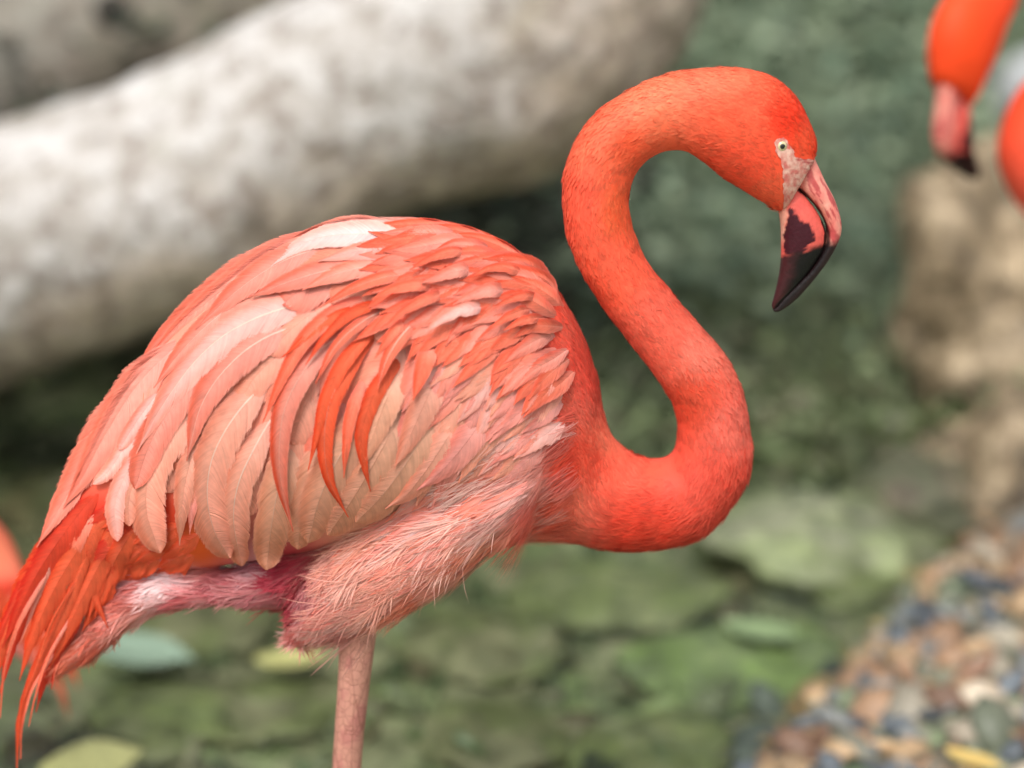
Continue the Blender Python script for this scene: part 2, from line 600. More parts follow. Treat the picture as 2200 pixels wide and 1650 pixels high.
M_BARK2 = bark_mat('weathered_bark', [(0.30, (0.22, 0.20, 0.16)), (0.5, (0.30, 0.28, 0.235)), (0.7, (0.36, 0.34, 0.29))], (0.26, 0.22, 0.165), 0.8)
lg = bpy.data.objects.new('fallen_log', None); COL.objects.link(lg)
lsecs = px_secs([(-700, 60, -560, 720, 0), (-300, -130, -150, 560, 0), (0, -260, 200, 420, 0), (330, -390, 560, 280, 0.0), (700, -520, 880, 130, 0), (1000, -640, 1150, 0, 0)], 3.0)
lb = np.array([lsecs[0, 0], 3.0, 0.0]); lg.location = lb; lsecs[:, :3] -= lb
add('trunk', trunk_mesh('log_trunk', lsecs, 0.03, 77, 56, 12), M_BARK2, lg)
kp = U(246, 16, 2.66) - lb
kv, kf = loft(tube_secs([kp + [0, 0.10, 0], kp + [0, 0.0, 0.0], kp + [0, -0.05, -0.01], kp + [0, -0.06, -0.01]], [0.06, 0.045, 0.035, 0.015]), 16, 3)
M_KNOT = newmat('dark_knot'); M_KNOT[2].inputs['Base Color'].default_value = (0.03, 0.024, 0.018, 1); M_KNOT[2].inputs['Roughness'].default_value = 0.9
add('broken_stub', build_mesh('broken_stub', kv, kf), M_KNOT[0], lg)
tag(lg, 'dull grey brown fallen log lying behind the pale leaning trunk', 'log')

# ------------------------------------------------------------------ rocks
def ico(sub):
    import bmesh
    bm = bmesh.new(); bmesh.ops.create_icosphere(bm, subdivisions=sub, radius=1.0)
    V = np.array([v.co[:] for v in bm.verts]); F = [[v.index for v in f.verts] for f in bm.faces]
    bm.free()
    return V, F


ICO4, ICO1, ICO5 = ico(4), ico(1), ico(5)


def rock_mat(name, a, b, c, s1=9.0, s2=30.0, moss=None, rough=0.6):
    m, n, p = newmat(name)
    geo = n.nodes.new('ShaderNodeNewGeometry')
    n1 = node(n, 'ShaderNodeTexNoise', Scale=s1, Detail=5.0, Roughness=0.6)
    n2 = node(n, 'ShaderNodeTexNoise', Scale=s2, Detail=4.0, Roughness=0.65)
    for q in (n1, n2):
        n.links.new(geo.outputs['Position'], q.inputs['Vector'])
    r = ramp(n, [(0.32, a), (0.5, b), (0.68, c)]); n.links.new(n2.outputs['Fac'], r.inputs[0])
    col = r.outputs[0]
    if moss:
        r2 = ramp(n, [(0.35, tuple(0.35 * v for v in moss)), (0.65, moss)]); n.links.new(n2.outputs['Fac'], r2.inputs[0])
        col = mixc(n, sm(n, n1.outputs['Fac'], 0.42, 0.58), col, r2.outputs[0])
    n.links.new(col, p.inputs['Base Color'])
    p.inputs['Roughness'].default_value = rough
    bp = node(n, 'ShaderNodeBump', Strength=0.7, Distance=0.02)
    n.links.new(n2.outputs['Fac'], bp.inputs['Height']); n.links.new(bp.outputs[0], p.inputs['Normal'])
    return m


MR = {
    'moss': rock_mat('mossy_stone', (0.06, 0.07, 0.04), (0.19, 0.205, 0.125), (0.35, 0.355, 0.235), 9.0, 16.0, moss=(0.27, 0.32, 0.15)),
    'algae': rock_mat('algae_stone', (0.10, 0.12, 0.08), (0.20, 0.25, 0.15), (0.34, 0.40, 0.22), 9.0, 16.0, moss=(0.30, 0.41, 0.17)),
    'grey': rock_mat('grey_stone', (0.08, 0.08, 0.055), (0.21, 0.20, 0.145), (0.35, 0.33, 0.25), 9.0, 16.0, moss=(0.21, 0.235, 0.125)),
    'tan': rock_mat('tan_conglomerate', (0.045, 0.033, 0.02), (0.23, 0.17, 0.10), (0.56, 0.44, 0.29), 6.0, 15.0),
    'white': rock_mat('pale_stone', (0.40, 0.42, 0.42), (0.55, 0.57, 0.57), (0.7, 0.7, 0.7)),
    'brown': rock_mat('brown_stone', (0.05, 0.04, 0.025), (0.12, 0.10, 0.065), (0.24, 0.20, 0.13), moss=(0.12, 0.13, 0.07)),
}


def rock(name, label, loc, size, mat, seed, sub=ICO4, amp=0.35, rz=0.0, cat='rock', group=None):
    V, F = sub
    d = 1 + amp * 2 * (fbm(V * 1.3 + seed * 3.1, 3, seed) - 0.5) + amp * 0.9 * (fbm(V * 4.5 + seed, 3, seed + 3) - 0.5)
    P = V * d[:, None] * np.asarray(size)
    o = add(name, build_mesh(name, P, F), MR[mat], None, loc)
    o.rotation_euler = (0, 0, rz)
    return tag(o, label, cat, group)


def ground_rock(name, label, px, py, w, h, mat, seed, depth=None, **kw):
    """a rock whose foot shows at px, py; w, h are pixel sizes"""
    p = G(px, py, -0.02)
    s = (p[1] - CAM[1]) / CP / FPX
    return rock(name, label, (p[0], p[1] + (depth or w * s) * 0.35, -0.03 + h * s * (0.30 if mat == 'tan' else 0.10 if h > 300 else 0.05)), (w * s / 2, (depth or w * s) / 2, h * s * (0.33 if h > 300 else 0.20) * (1.85 if mat == 'tan' else 1.0)), mat, seed, **kw)


ground_rock('mossy_boulder', 'large pale green mossy boulder at right, below the bill', 1790, 1260, 520, 330, 'moss', 3, 0.40, rz=0.4, amp=0.5)
ground_rock('algae_rock', 'bright algae green flat stone low right of the breast', 1610, 1480, 560, 200, 'algae', 5, 0.25, rz=0.2)
ground_rock('grey_rock', 'smooth grey brown stone under the belly, right of the leg', 1050, 1440, 400, 210, 'grey', 8, 0.26)
ground_rock('grey_rock', 'brownish stone at the bottom edge right of the leg', 1080, 1640, 420, 230, 'grey', 12, 0.2)
ground_rock('mossy_rock', 'mottled green stone at the bottom edge below the breast', 1420, 1660, 420, 230, 'moss', 14, 0.2, rz=1.0)
ground_rock('grey_rock', 'grey stone behind the leg, left of it', 560, 1560, 420, 180, 'grey', 17, 0.22)
ground_rock('mossy_rock', 'dark mossy stone under the tail, low left', 330, 1600, 360, 240, 'moss', 19, 0.22)
ground_rock('brown_rock', 'dark brown stone in the gap right of the mossy boulder', 2010, 1160, 330, 380, 'brown', 23, 0.25)
ground_rock('mossy_rock', 'olive green stone under the curve of the breast', 1330, 1330, 480, 230, 'moss', 27, 0.26)
ground_rock('grey_rock', 'dim grey stone behind the folded leg', 420, 1390, 330, 150, 'grey', 31, 0.2)
ground_rock('brown_rock', 'dark stone at the left edge behind the tail', 120, 1120, 330, 200, 'brown', 33, 0.3)
ground_rock('mossy_rock', 'dim green stone seen inside the lower neck loop', 1380, 900, 330, 200, 'moss', 35, 0.3)
ground_rock('mossy_rock', 'small olive stone just right of the neck bend', 1720, 840, 300, 190, 'moss', 37, 0.3)
rb = ground_rock('tan_boulder', 'tall tan rough boulder at the right edge under the second flamingo', 2190, 905, 520, 620, 'tan', 41, 0.5, sub=ICO5, amp=0.42)
ground_rock('tan_boulder', 'tan boulder at the right edge below the tallest one', 2250, 1190, 330, 330, 'tan', 44, 0.32, sub=ICO5, amp=0.4)
ground_rock('tan_boulder', 'low tan stone at the foot of the right bank above the gravel', 2110, 1075, 250, 200, 'tan', 51, 0.26, sub=ICO5, amp=0.4)
pw = U(2235, 85, 3.4)
rock('pale_rock', 'pale grey white rock in the top right corner behind the second flamingo', (pw[0], 3.4, pw[2] - 0.14), (0.10, 0.14, 0.12), 'white', 47, amp=0.25)

# ------------------------------------------------------------------ gravel
def gravel_mat():
    m, n, p = newmat('gravel_stones')
    at = node(n, 'ShaderNodeAttribute', attribute_name='Col')
    geo = n.nodes.new('ShaderNodeNewGeometry')
    nz = node(n, 'ShaderNodeTexNoise', Scale=70.0, Detail=4.0)
    n.links.new(geo.outputs['Position'], nz.inputs['Vector'])
    v = math_(n, 'MULTIPLY_ADD', nz.outputs['Fac'], 0.8); n.nodes[-1].inputs[2].default_value = 0.6
    n.links.new(mixc(n, 1.0, at.outputs['Color'], v, 'MULTIPLY'), p.inputs['Base Color'])
    p.inputs['Roughness'].default_value = 0.5
    return m


def stones(name, pts, sizes, palette, probs, label, seed):
    r = np.random.default_rng(seed)
    V0, F0 = ICO1
    F0 = np.array(F0)
    n = len(pts); k = len(V0)
    ang = r.uniform(0, 6.28, n); ti = r.normal(0, 0.35, (n, 2))
    sc = sizes[:, None] * np.stack([r.uniform(0.8, 1.35, n), r.uniform(0.7, 1.0, n), r.uniform(0.45, 0.75, n)], -1)
    nz = 1 + r.uniform(-0.16, 0.16, (n, k))
    P = V0[None] * nz[..., None] * sc[:, None, :]
    P[..., 2] += ti[:, :1] * P[..., 0] + ti[:, 1:] * P[..., 1]
    c, s = np.cos(ang)[:, None], np.sin(ang)[:, None]
    P = np.stack([P[..., 0] * c - P[..., 1] * s, P[..., 0] * s + P[..., 1] * c, P[..., 2]], -1) + pts[:, None, :]
    pal = np.array(palette)[r.choice(len(palette), n, p=probs)] * r.uniform(0.5, 1.05, (n, 1))
    pal = pal * 0.85 + pal.mean(1, keepdims=True) * 0.15
    F = (F0[None] + (np.arange(n) * k)[:, None, None]).reshape(-1, 3)
    o = add(name, build_mesh(name, P.reshape(-1, 3), F, col=np.repeat(pal, k, 0)), GRAV)
    return tag(o, label, None, None, 'stuff')


GRAV = gravel_mat()
r = np.random.default_rng(5)
n = 9000
x = r.uniform(0.05, 1.9, n); y = r.uniform(0.15, 2.7, n)
d = (x - 0.30) * 0.88 - (y - 0.45) * 0.475
gpx, gpy = proj(np.stack([x, y, terrain_z(x, y)], -1))
bx_ = np.interp(gpy, [800, 950, 1150, 1330, 1480, 1650, 1900], [2160, 2110, 2010, 1890, 1740, 1480, 1150])
keep = gpx + r.normal(0, 45, n) > bx_ + 45
x, y = x[keep][:4200], y[keep][:4200]
z = terrain_z(x, y)
sz = np.clip(r.lognormal(math.log(0.0195), 0.45, len(x)), 0.006, 0.042)
PAL = [lin((110, 120, 128)), lin((150, 153, 150)), lin((200, 164, 118)), lin((184, 142, 104)), lin((146, 108, 82)), lin((214, 196, 168)), lin((84, 92, 100)), lin((170, 160, 138))]
stones('gravel', np.stack([x, y, z + sz * 0.25], -1), sz, PAL, [0.17, 0.10, 0.24, 0.16, 0.08, 0.07, 0.10, 0.08], 'wet multicoloured gravel of blue grey and orange tan pebbles at lower right', 8)
# pebbles strewn over the stream bed, dull and algae green
n = 3200
x = r.uniform(-1.3, 1.2, n); y = r.uniform(0.2, 3.2, n)
z = terrain_z(x, y); sz = np.clip(r.lognormal(math.log(0.016), 0.5, n), 0.006, 0.05)
stones('pebbles', np.stack([x, y, z + sz * 0.15], -1), sz, [lin((120, 128, 104)), lin((95, 112, 80)), lin((140, 138, 118)), lin((70, 84, 58)), lin((160, 178, 130)), lin((110, 100, 80))], [0.25, 0.22, 0.18, 0.15, 0.08, 0.12], 'dull green grey pebbles strewn over the stream bed', 9)

# ------------------------------------------------------------------ leafy undergrowth
def leaf_mat():
    m, n, p = newmat('undergrowth_leaf')
    at = node(n, 'ShaderNodeAttribute', attribute_name='Col')
    n.links.new(at.outputs['Color'], p.inputs['Base Color'])
    p.inputs['Roughness'].default_value = 0.45
    tr_ = n.nodes.new('ShaderNodeBsdfTranslucent'); n.links.new(at.outputs['Color'], tr_.inputs[0])
    mx = n.nodes.new('ShaderNodeMixShader'); mx.inputs[0].default_value = 0.25
    n.links.new(p.outputs[0], mx.inputs[1]); n.links.new(tr_.outputs[0], mx.inputs[2])
    n.links.new(mx.outputs[0], n.nodes['Material Output'].inputs[0])
    return m


LEAF = leaf_mat()


def leaf_cloud(name, pts, L, palette, label, seed, kind='stuff'):
    r = np.random.default_rng(seed)
    n = len(pts)
    d = r.normal(0, 1, (n, 3)); d[:, 2] = d[:, 2] * 0.5 - 0.1; d /= np.linalg.norm(d, axis=1)[:, None]
    up = r.normal(0, 0.5, (n, 3)) + [0, -0.3, 1.0]
    s = np.cross(d, up); s /= np.linalg.norm(s, axis=1)[:, None]
    up = np.cross(s, d)
    l = (L * r.uniform(0.6, 1.4, n))[:, None]; w = l * 0.32
    P = np.stack([pts, pts + d * l * 0.4 + s * w + up * l * 0.08, pts + d * l - up * l * 0.1, pts + d * l * 0.4 - s * w + up * l * 0.08, pts + d * l * 0.5 - up * l * 0.02], 1)
    i = np.arange(n)[:, None] * 5
    F = np.concatenate([i + [0, 1, 4], i + [1, 2, 4], i + [2, 3, 4], i + [3, 0, 4]])
    pal = np.array(palette)[r.integers(0, len(palette), n)] * r.uniform(0.6, 1.4, (n, 1))
    o = add(name, build_mesh(name, P.reshape(-1, 3), F, col=np.repeat(pal, 5, 0), smooth=False), LEAF)
    return tag(o, label, None, None, kind)


GREENS = [(0.13, 0.175, 0.105), (0.19, 0.245, 0.15), (0.25, 0.31, 0.20), (0.14, 0.21, 0.14), (0.34, 0.41, 0.27)]
MIDS = [(0.10, 0.13, 0.06), (0.15, 0.19, 0.09), (0.20, 0.25, 0.12), (0.16, 0.16, 0.09)]
SHADE_DARKS = [(0.018, 0.026, 0.012), (0.024, 0.034, 0.016), (0.032, 0.042, 0.022), (0.028, 0.024, 0.015)]  # black shade under the trunk, put into the leaf colours


def clumped(n, nc, lo, hi, spread, seed, ground=True):
    r = np.random.default_rng(seed)
    c = np.stack([r.uniform(lo[k], hi[k], nc) for k in range(3)], -1)
    p = c[r.integers(0, nc, n)] + r.normal(0, 1, (n, 3)) * spread
    if ground:
        p[:, 2] = np.maximum(p[:, 2] + terrain_z(p[:, 0], p[:, 1]), terrain_z(p[:, 0], p[:, 1]) + 0.01)
    return p


leaf_cloud('undergrowth', clumped(16000, 260, (-2.2, 2.35, 0.05), (0.12, 4.6, 0.75), (0.13, 0.13, 0.12), 3), 0.06, SHADE_DARKS, 'dark undergrowth, shade painted into its leaves, beneath and behind the leaning trunk', 4)
leaf_cloud('shrubs', clumped(24000, 360, (0.0, 2.7, 0.0), (3.4, 6.4, 0.22), (0.17, 0.16, 0.06), 6), 0.075, GREENS, 'mid green leafy bank filling the background at top right', 7)
leaf_cloud('creepers', clumped(9000, 260, (-0.2, 1.7, 0.0), (1.2, 3.4, 0.10), (0.09, 0.09, 0.04), 16), 0.045, MIDS, 'low creeping green ground cover between the stones behind the neck', 17)
leaf_cloud('far_wood', clumped(16000, 150, (-9, 7, 0.2), (9, 12, 3.5), (0.6, 0.5, 0.5), 26), 0.22, GREENS, 'far mass of green foliage on the bank beyond', 27)


def fallen_leaf(name, label, px, py, l, w, rz, colr, z=0.0):
    p = G(px, py, z)
    M_, K_ = 13, 7
    t = np.linspace(0, 1, M_)[:, None]; u = np.linspace(-1, 1, K_)[None]
    wid = w * np.sin(np.pi * np.clip(t, 0.02, 0.985) ** 0.85)
    P = np.stack([(t - 0.5) * l + 0 * u, u * wid, 0.18 * w * np.abs(u) + 0.10 * l * (t - 0.5) ** 2 + 0.05 * w * np.sin(t * 9 + u * 2)], -1)
    m, n_, pr = newmat(name + '_mat')
    nz = node(n_, 'ShaderNodeTexNoise', Scale=22.0, Detail=4.0)
    rp = ramp(n_, [(0.35, tuple(0.6 * c for c in colr)), (0.6, colr)])
    n_.links.new(nz.outputs['Fac'], rp.inputs[0]); n_.links.new(rp.outputs[0], pr.inputs['Base Color'])
    pr.inputs['Roughness'].default_value = 0.45
    o = add(name, build_mesh(name, P.reshape(-1, 3), grid_faces(M_, K_)), m, None, p)
    o.rotation_euler = (0.1, -0.06, rz)
    return tag(o, label, 'leaf')


fallen_leaf('fallen_leaf', 'large pale blue green leaf lying behind the tail', 300, 1405, 0.22, 0.045, -0.55, (0.25, 0.35, 0.255), 0.03)
fallen_leaf('fallen_leaf', 'yellow green leaf on the stream bed left of the leg', 630, 1418, 0.11, 0.028, 0.1, (0.46, 0.45, 0.17), 0.03)
fallen_leaf('fallen_leaf', 'yellow leaf at the bottom edge, low left', 200, 1650, 0.13, 0.05, 0.3, (0.42, 0.42, 0.17), 0.03)
fallen_leaf('fallen_leaf', 'bright green leaf low right of the breast', 1640, 1360, 0.13, 0.03, -0.6, (0.24, 0.33, 0.16), 0.02)
fallen_leaf('fallen_leaf', 'small yellow orange leaf on the gravel at the bottom right', 2095, 1635, 0.08, 0.016, -0.8, (0.70, 0.50, 0.16), 0.10)

# ------------------------------------------------------------------ the flamingo: outline data in photo pixels
TORSO = [(95, 1130, 150, 1200, 25, -90), (140, 1075, 215, 1215, 55, -70), (195, 965, 300, 1222, 100, -35), (258, 850, 385, 1218, 150, 0), (345, 735, 480, 1205, 195, 0),
         (450, 632, 590, 1185, 235, 0), (570, 543, 700, 1165, 258, 0), (700, 484, 810, 1140, 268, 0), (850, 470, 920, 1125, 262, 0),
         (985, 485, 1010, 1130, 245, 0), (1095, 530, 1075, 1148, 220, 0), (1180, 603, 1120, 1153, 192, 0), (1240, 695, 1160, 1153, 160, 0),
         (1278, 795, 1200, 1157, 130, 0), (1298, 890, 1240, 1164, 112, 0), (1318, 945, 1290, 1172, 102, 0)]
NECK = [(1285, 830, 1205, 1157, 120, 0), (1304, 915, 1245, 1164, 108, 0), (1335, 958, 1295, 1175, 100, 0), (1372, 982, 1362, 1180, 94, 0),
        (1408, 989, 1440, 1172, 88, 0), (1438, 982, 1520, 1140, 84, 0), (1452, 960, 1580, 1075, 80, 0), (1456, 925, 1614, 1000, 78, 0),
        (1450, 888, 1610, 910, 76, 0), (1428, 838, 1596, 842, 75, 0), (1390, 785, 1562, 770, 74, 0), (1340, 718, 1500, 695, 72, 0),
        (1288, 650, 1435, 618, 71, 0), (1243, 575, 1388, 555, 70, 0), (1218, 505, 1362, 492, 69, 0), (1208, 430, 1350, 432, 68, 0),
        (1213, 365, 1360, 385, 67, 0), (1236, 305, 1384, 350, 66, 0), (1272, 252, 1415, 328, 66, 0), (1325, 208, 1448, 322, 66, 0),
        (1385, 177, 1480, 328, 68, 0), (1455, 155, 1515, 352, 72, 0), (1532, 144, 1560, 388, 76, 0), (1605, 148, 1606, 414, 78, 0),
        (1665, 166, 1642, 436, 76, 0), (1710, 205, 1666, 452, 68, 0), (1735, 250, 1682, 452, 56, 0), (1754, 302, 1694, 432, 42, 0), (1752, 334, 1702, 406, 32, 0)]
THIGH = [(1190, 860, 1130, 1150, 95, -95), (1110, 935, 1080, 1156, 105, -110), (1010, 985, 1015, 1212, 108, -118), (910, 1040, 935, 1268, 100, -120),
         (810, 1105, 865, 1310, 88, -118), (720, 1175, 790, 1345, 72, -112), (655, 1245, 715, 1367, 52, -105), (630, 1305, 662, 1375, 32, -98), (633, 1345, 645, 1372, 14, -95)]
FARLEG = [(780, 1120, 760, 1290, 60, -40), (700, 1168, 660, 1308, 55, -50), (600, 1205, 580, 1300, 46, -55), (500, 1228, 480, 1292, 40, -55), (400, 1228, 390, 1300, 38, -50),
          (310, 1242, 330, 1318, 40, -55), (245, 1285, 270, 1348, 40, -60), (180, 1340, 215, 1395, 36, -60), (120, 1400, 150, 1432, 26, -80), (98, 1440, 112, 1455, 12, -90)]
LEGPX = [(775, 1290, 46), (769, 1345, 43), (764, 1420, 38), (757, 1500, 35), (750, 1580, 33.5), (745, 1650, 33)]

leg_pts = [np.append(U(a, b, -0.040), c * 4e-4) for a, b, c in LEGPX]
pb = leg_pts[-1]
kz = 0.255
leg_pts += [np.array([pb[0] - 0.003, -0.040, kz + 0.04, 0.0132]), np.array([pb[0] - 0.007, -0.040, kz + 0.015, 0.018]), np.array([pb[0] - 0.008, -0.040, kz - 0.015, 0.018]),
            np.array([pb[0] - 0.006, -0.040, kz - 0.06, 0.012]), np.array([pb[0] - 0.002, -0.040, 0.15, 0.0105]), np.array([pb[0] + 0.0, -0.040, 0.03, 0.0105]), np.array([pb[0], -0.040, -0.015, 0.013])]
leg_pts = np.array(leg_pts)
FOOT = np.array([leg_pts[-1][0], -0.040, -0.015])
LEG_Z = U(765, 1346, -0.04)[2]

torso_lo = loft(pairs_to_secs(TORSO), 48, 8)
neck_lo = loft(pairs_to_secs(NECK), 32, 6)
thigh_lo = loft(pairs_to_secs(THIGH), 28, 6)
far_lo = loft(pairs_to_secs(FARLEG), 24, 6)
leg_lo = loft(tube_secs(leg_pts[:, :3], leg_pts[:, 3]), 20, 5)
toes = []
for a in (-0.5, 0.0, 0.5):
    p0 = FOOT + [0, 0, 0.004]
    dv = np.array([math.cos(a), math.sin(a), 0])
    toes.append(loft(tube_secs([p0 - dv * 0.005, p0 + dv * 0.035 + [0, 0, -0.004], p0 + dv * 0.07 + [0, 0, -0.008], p0 + dv * 0.10 + [0, 0, -0.012]], [0.010, 0.008, 0.007, 0.003]), 12, 3))
BV, BF = remeshed(*merge([torso_lo, neck_lo, thigh_lo, far_lo, leg_lo] + toes), 0.0026, 5)

# slight lumps and folds under the plumage
_px, _py = proj(BV)
_n = np.zeros_like(BV)
_q = np.array([f if len(f) == 4 else f + [f[-1]] for f in BF])
_c = np.cross(BV[_q[:, 2]] - BV[_q[:, 0]], BV[_q[:, 3]] - BV[_q[:, 1]])
for k in range(4):
    np.add.at(_n, _q[:, k], _c)
_n /= np.maximum(np.linalg.norm(_n, axis=1), 1e-12)[:, None]
_a = np.where((_px > 1180) & (_px < 1640), 1.0, 0.25)
BV = BV + _n * (_a * (0.0022 * (fbm(BV * 38, 3, 71) - 0.5) + 0.0007 * (fbm(BV * 120, 2, 72) - 0.5)))[:, None]

# pigment of the plumage, with light and shade painted in, by place on the body (photo pixels, sRGB)
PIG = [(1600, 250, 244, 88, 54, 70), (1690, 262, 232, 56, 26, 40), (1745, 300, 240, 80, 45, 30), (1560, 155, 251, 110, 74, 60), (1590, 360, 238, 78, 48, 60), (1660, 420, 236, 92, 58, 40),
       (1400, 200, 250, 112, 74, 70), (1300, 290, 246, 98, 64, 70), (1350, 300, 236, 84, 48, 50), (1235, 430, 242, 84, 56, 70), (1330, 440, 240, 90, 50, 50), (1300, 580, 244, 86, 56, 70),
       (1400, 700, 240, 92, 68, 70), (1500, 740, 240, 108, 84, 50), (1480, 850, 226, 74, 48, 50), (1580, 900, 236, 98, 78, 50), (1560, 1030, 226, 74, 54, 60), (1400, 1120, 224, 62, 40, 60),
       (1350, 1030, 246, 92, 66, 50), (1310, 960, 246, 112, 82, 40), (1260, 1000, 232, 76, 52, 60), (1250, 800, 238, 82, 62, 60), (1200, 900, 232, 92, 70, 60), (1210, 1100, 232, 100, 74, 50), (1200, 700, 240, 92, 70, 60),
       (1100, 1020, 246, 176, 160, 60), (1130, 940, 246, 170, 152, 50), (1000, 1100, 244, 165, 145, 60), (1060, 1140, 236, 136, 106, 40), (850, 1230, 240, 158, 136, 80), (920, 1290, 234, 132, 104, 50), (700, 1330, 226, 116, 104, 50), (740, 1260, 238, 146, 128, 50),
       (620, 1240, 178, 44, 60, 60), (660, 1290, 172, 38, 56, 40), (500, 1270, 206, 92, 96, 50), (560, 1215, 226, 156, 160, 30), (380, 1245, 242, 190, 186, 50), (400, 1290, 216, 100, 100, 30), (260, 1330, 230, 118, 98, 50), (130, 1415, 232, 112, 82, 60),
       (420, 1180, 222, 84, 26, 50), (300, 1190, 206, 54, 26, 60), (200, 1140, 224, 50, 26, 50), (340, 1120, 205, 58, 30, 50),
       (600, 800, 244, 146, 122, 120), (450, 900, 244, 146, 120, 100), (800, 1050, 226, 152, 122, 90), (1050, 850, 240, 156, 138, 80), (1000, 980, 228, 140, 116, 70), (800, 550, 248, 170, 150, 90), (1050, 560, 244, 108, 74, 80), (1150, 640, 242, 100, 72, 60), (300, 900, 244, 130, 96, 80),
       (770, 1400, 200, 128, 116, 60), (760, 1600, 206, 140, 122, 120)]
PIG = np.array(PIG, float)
LIT_PIG_LIN = np.minimum(lin(PIG[:, 2:5]) * [1.06, 1.06, 1.10], 0.95)


def lit_pigment(px, py):
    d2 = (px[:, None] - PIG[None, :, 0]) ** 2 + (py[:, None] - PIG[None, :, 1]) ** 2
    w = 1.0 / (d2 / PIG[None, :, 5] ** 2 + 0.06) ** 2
    return (w @ LIT_PIG_LIN) / w.sum(1)[:, None] * 0.9


bpx, bpy_ = proj(BV)
bcol = lit_pigment(bpx, bpy_)
legm = sstep(LEG_Z + 0.006, LEG_Z - 0.006, BV[:, 2] + 0.008 * (vnoise(BV * 260, 3) - 0.5)) * (np.abs(BV[:, 1] + 0.04) < 0.16) * (bpx > 640) * (bpx < 1150)
legm = np.where(BV[:, 2] < LEG_Z - 0.02, np.where(np.linalg.norm(BV[:, :2] - FOOT[:2], axis=1) < 0.16, 1.0, 0.0), legm * (np.abs(bpx - 767) < 70))
lc = lin((206, 146, 128)) * 0.85
bcol = bcol * (1 - legm[:, None]) + lc * legm[:, None]

fl = bpy.data.objects.new('flamingo', None)
COL.objects.link(fl)
ROOT = np.array([FOOT[0], FOOT[1], -0.03])
fl.location = ROOT
tag(fl, 'large sharply focused coral pink flamingo standing on one leg, neck curved in an S', 'flamingo')


def part(name, V, F, mat, parent=fl, kind=None, root=ROOT, **kw):
    o = add(name, build_mesh(name, V - root, F, **kw), mat, parent)
    if kind: o['kind'] = kind
    return o


body = part('body', BV, BF, M_BODY, col=bcol, attrs={'leg': legm})
BODY_BVH = BVHTree.FromPolygons(BV.tolist(), BF)
TOR_BVH = BVHTree.FromPolygons(torso_lo[0].tolist(), torso_lo[1])

# ---- bill
GAPE = [(1694, 392), (1733, 420), (1762, 456), (1779, 500), (1779, 530), (1754, 577), (1718, 617), (1676, 660)]
PATCH = [(1693, 456), (1700, 448), (1712, 466), (1722, 474), (1738, 486), (1752, 506), (1752, 516), (1738, 526), (1728, 536), (1720, 549), (1688, 546), (1684, 511), (1692, 482)]


def jit(px, py, a, s):
    p = np.stack([px / s, py / s, 0 * px], -1)
    return px + a * (fbm(p, 3, 5) - 0.5) * 2, py + a * (fbm(p + 50, 3, 6) - 0.5) * 2


def bill_color(px, py, upper):
    jx, jy = jit(px, py, 8, 11.0)
    g = polydist(px, py, GAPE)
    nz = fbm(np.stack([px / 14, py / 22, 0 * px], -1), 4, 9)[:, None]
    if upper:
        c = lin((236, 168, 148)) * (1 - nz) + lin((222, 100, 94)) * nz
        streak = sstep(0.54, 0.64, fbm(np.stack([(px * 0.86 - py * 0.5) / 5, (py * 0.86 + 0.5 * px) / 34, 0 * px], -1), 3, 14))[:, None]
        c = c * (1 - 0.75 * streak) + lin((176, 50, 58)) * 0.75 * streak
        dark = sstep(508, 532, jy)[:, None]
        c = c * (1 - dark) + lin((34, 16, 18)) * dark
        edge = sstep(6, 2.5, g)[:, None] * 0.85
        c = c * (1 - edge) + lin((20, 10, 12)) * edge
    else:
        c = lin((236, 106, 92)) * (1 - nz * 0.6) + lin((208, 66, 66)) * nz * 0.6
        left = sstep(1697, 1684, jx)[:, None] * sstep(540, 500, py)[:, None]
        c = c * (1 - left * 0.8) + lin((232, 176, 152)) * left * 0.8
        sdist = polydist(jx, jy, PATCH + PATCH[:1]) * np.where(inpoly(jx, jy, PATCH), -1, 1)
        pt = sstep(2.5, -2.0, sdist)[:, None]
        c = c * (1 - pt) + lin((64, 10, 26)) * pt
        dark = sstep(-6, 8, jy - (548 - (jx - 1680) * 0.22))[:, None]
        bl = sstep(1690, 1725, jx - (py - 560) * -0.25)[:, None]
        c = c * (1 - dark) + (lin((62, 22, 26)) * (1 - bl) + lin((12, 8, 9)) * bl) * dark
        wdt = 3.5 + 7 * sstep(440, 540, py)
        edge = (g < wdt)[:, None] * 0.93
        c = c * (1 - edge) + lin((16, 9, 10)) * edge
    return c * 0.9


LOWER = [(1684, 425, 1706, 392, 26, 0), (1674, 452, 1733, 424, 32, 0), (1677, 482, 1757, 458, 34, 0), (1678, 515, 1773, 495, 33, 0), (1678, 550, 1770, 532, 29, 0),
         (1675, 580, 1745, 572, 23, 0), (1669, 612, 1714, 610, 17, 0), (1662, 640, 1688, 638, 11, 0), (1658, 655, 1672, 655, 6, 0), (1660, 664, 1666, 662, 2, 0)]
UPPER = [(1696, 385, 1748, 335, 24, 0), (1722, 412, 1772, 388, 28, 0), (1752, 444, 1794, 432, 29, 0), (1774, 485, 1807, 482, 27, 0), (1769, 527, 1799, 521, 23, 0),
         (1744, 572, 1771, 570, 18, 0), (1710, 610, 1730, 622, 13, 0), (1682, 640, 1700, 652, 9, 0), (1668, 660, 1676, 668, 6, 0), (1660, 665, 1664, 670, 2.5, 0)]


def make_bill(pairs, upper):
    V, F = loft(pairs_to_secs(pairs), 56, 14, 2.3)
    px, py = proj(V)
    return V, F, bill_color(px, py, upper)


blv, blf, blc = make_bill(LOWER, False)
buv, buf, buc = make_bill(UPPER, True)
part('lower_bill', blv, blf, M_BILL, col=blc)
part('upper_bill', buv, buf, M_BILL, col=buc)


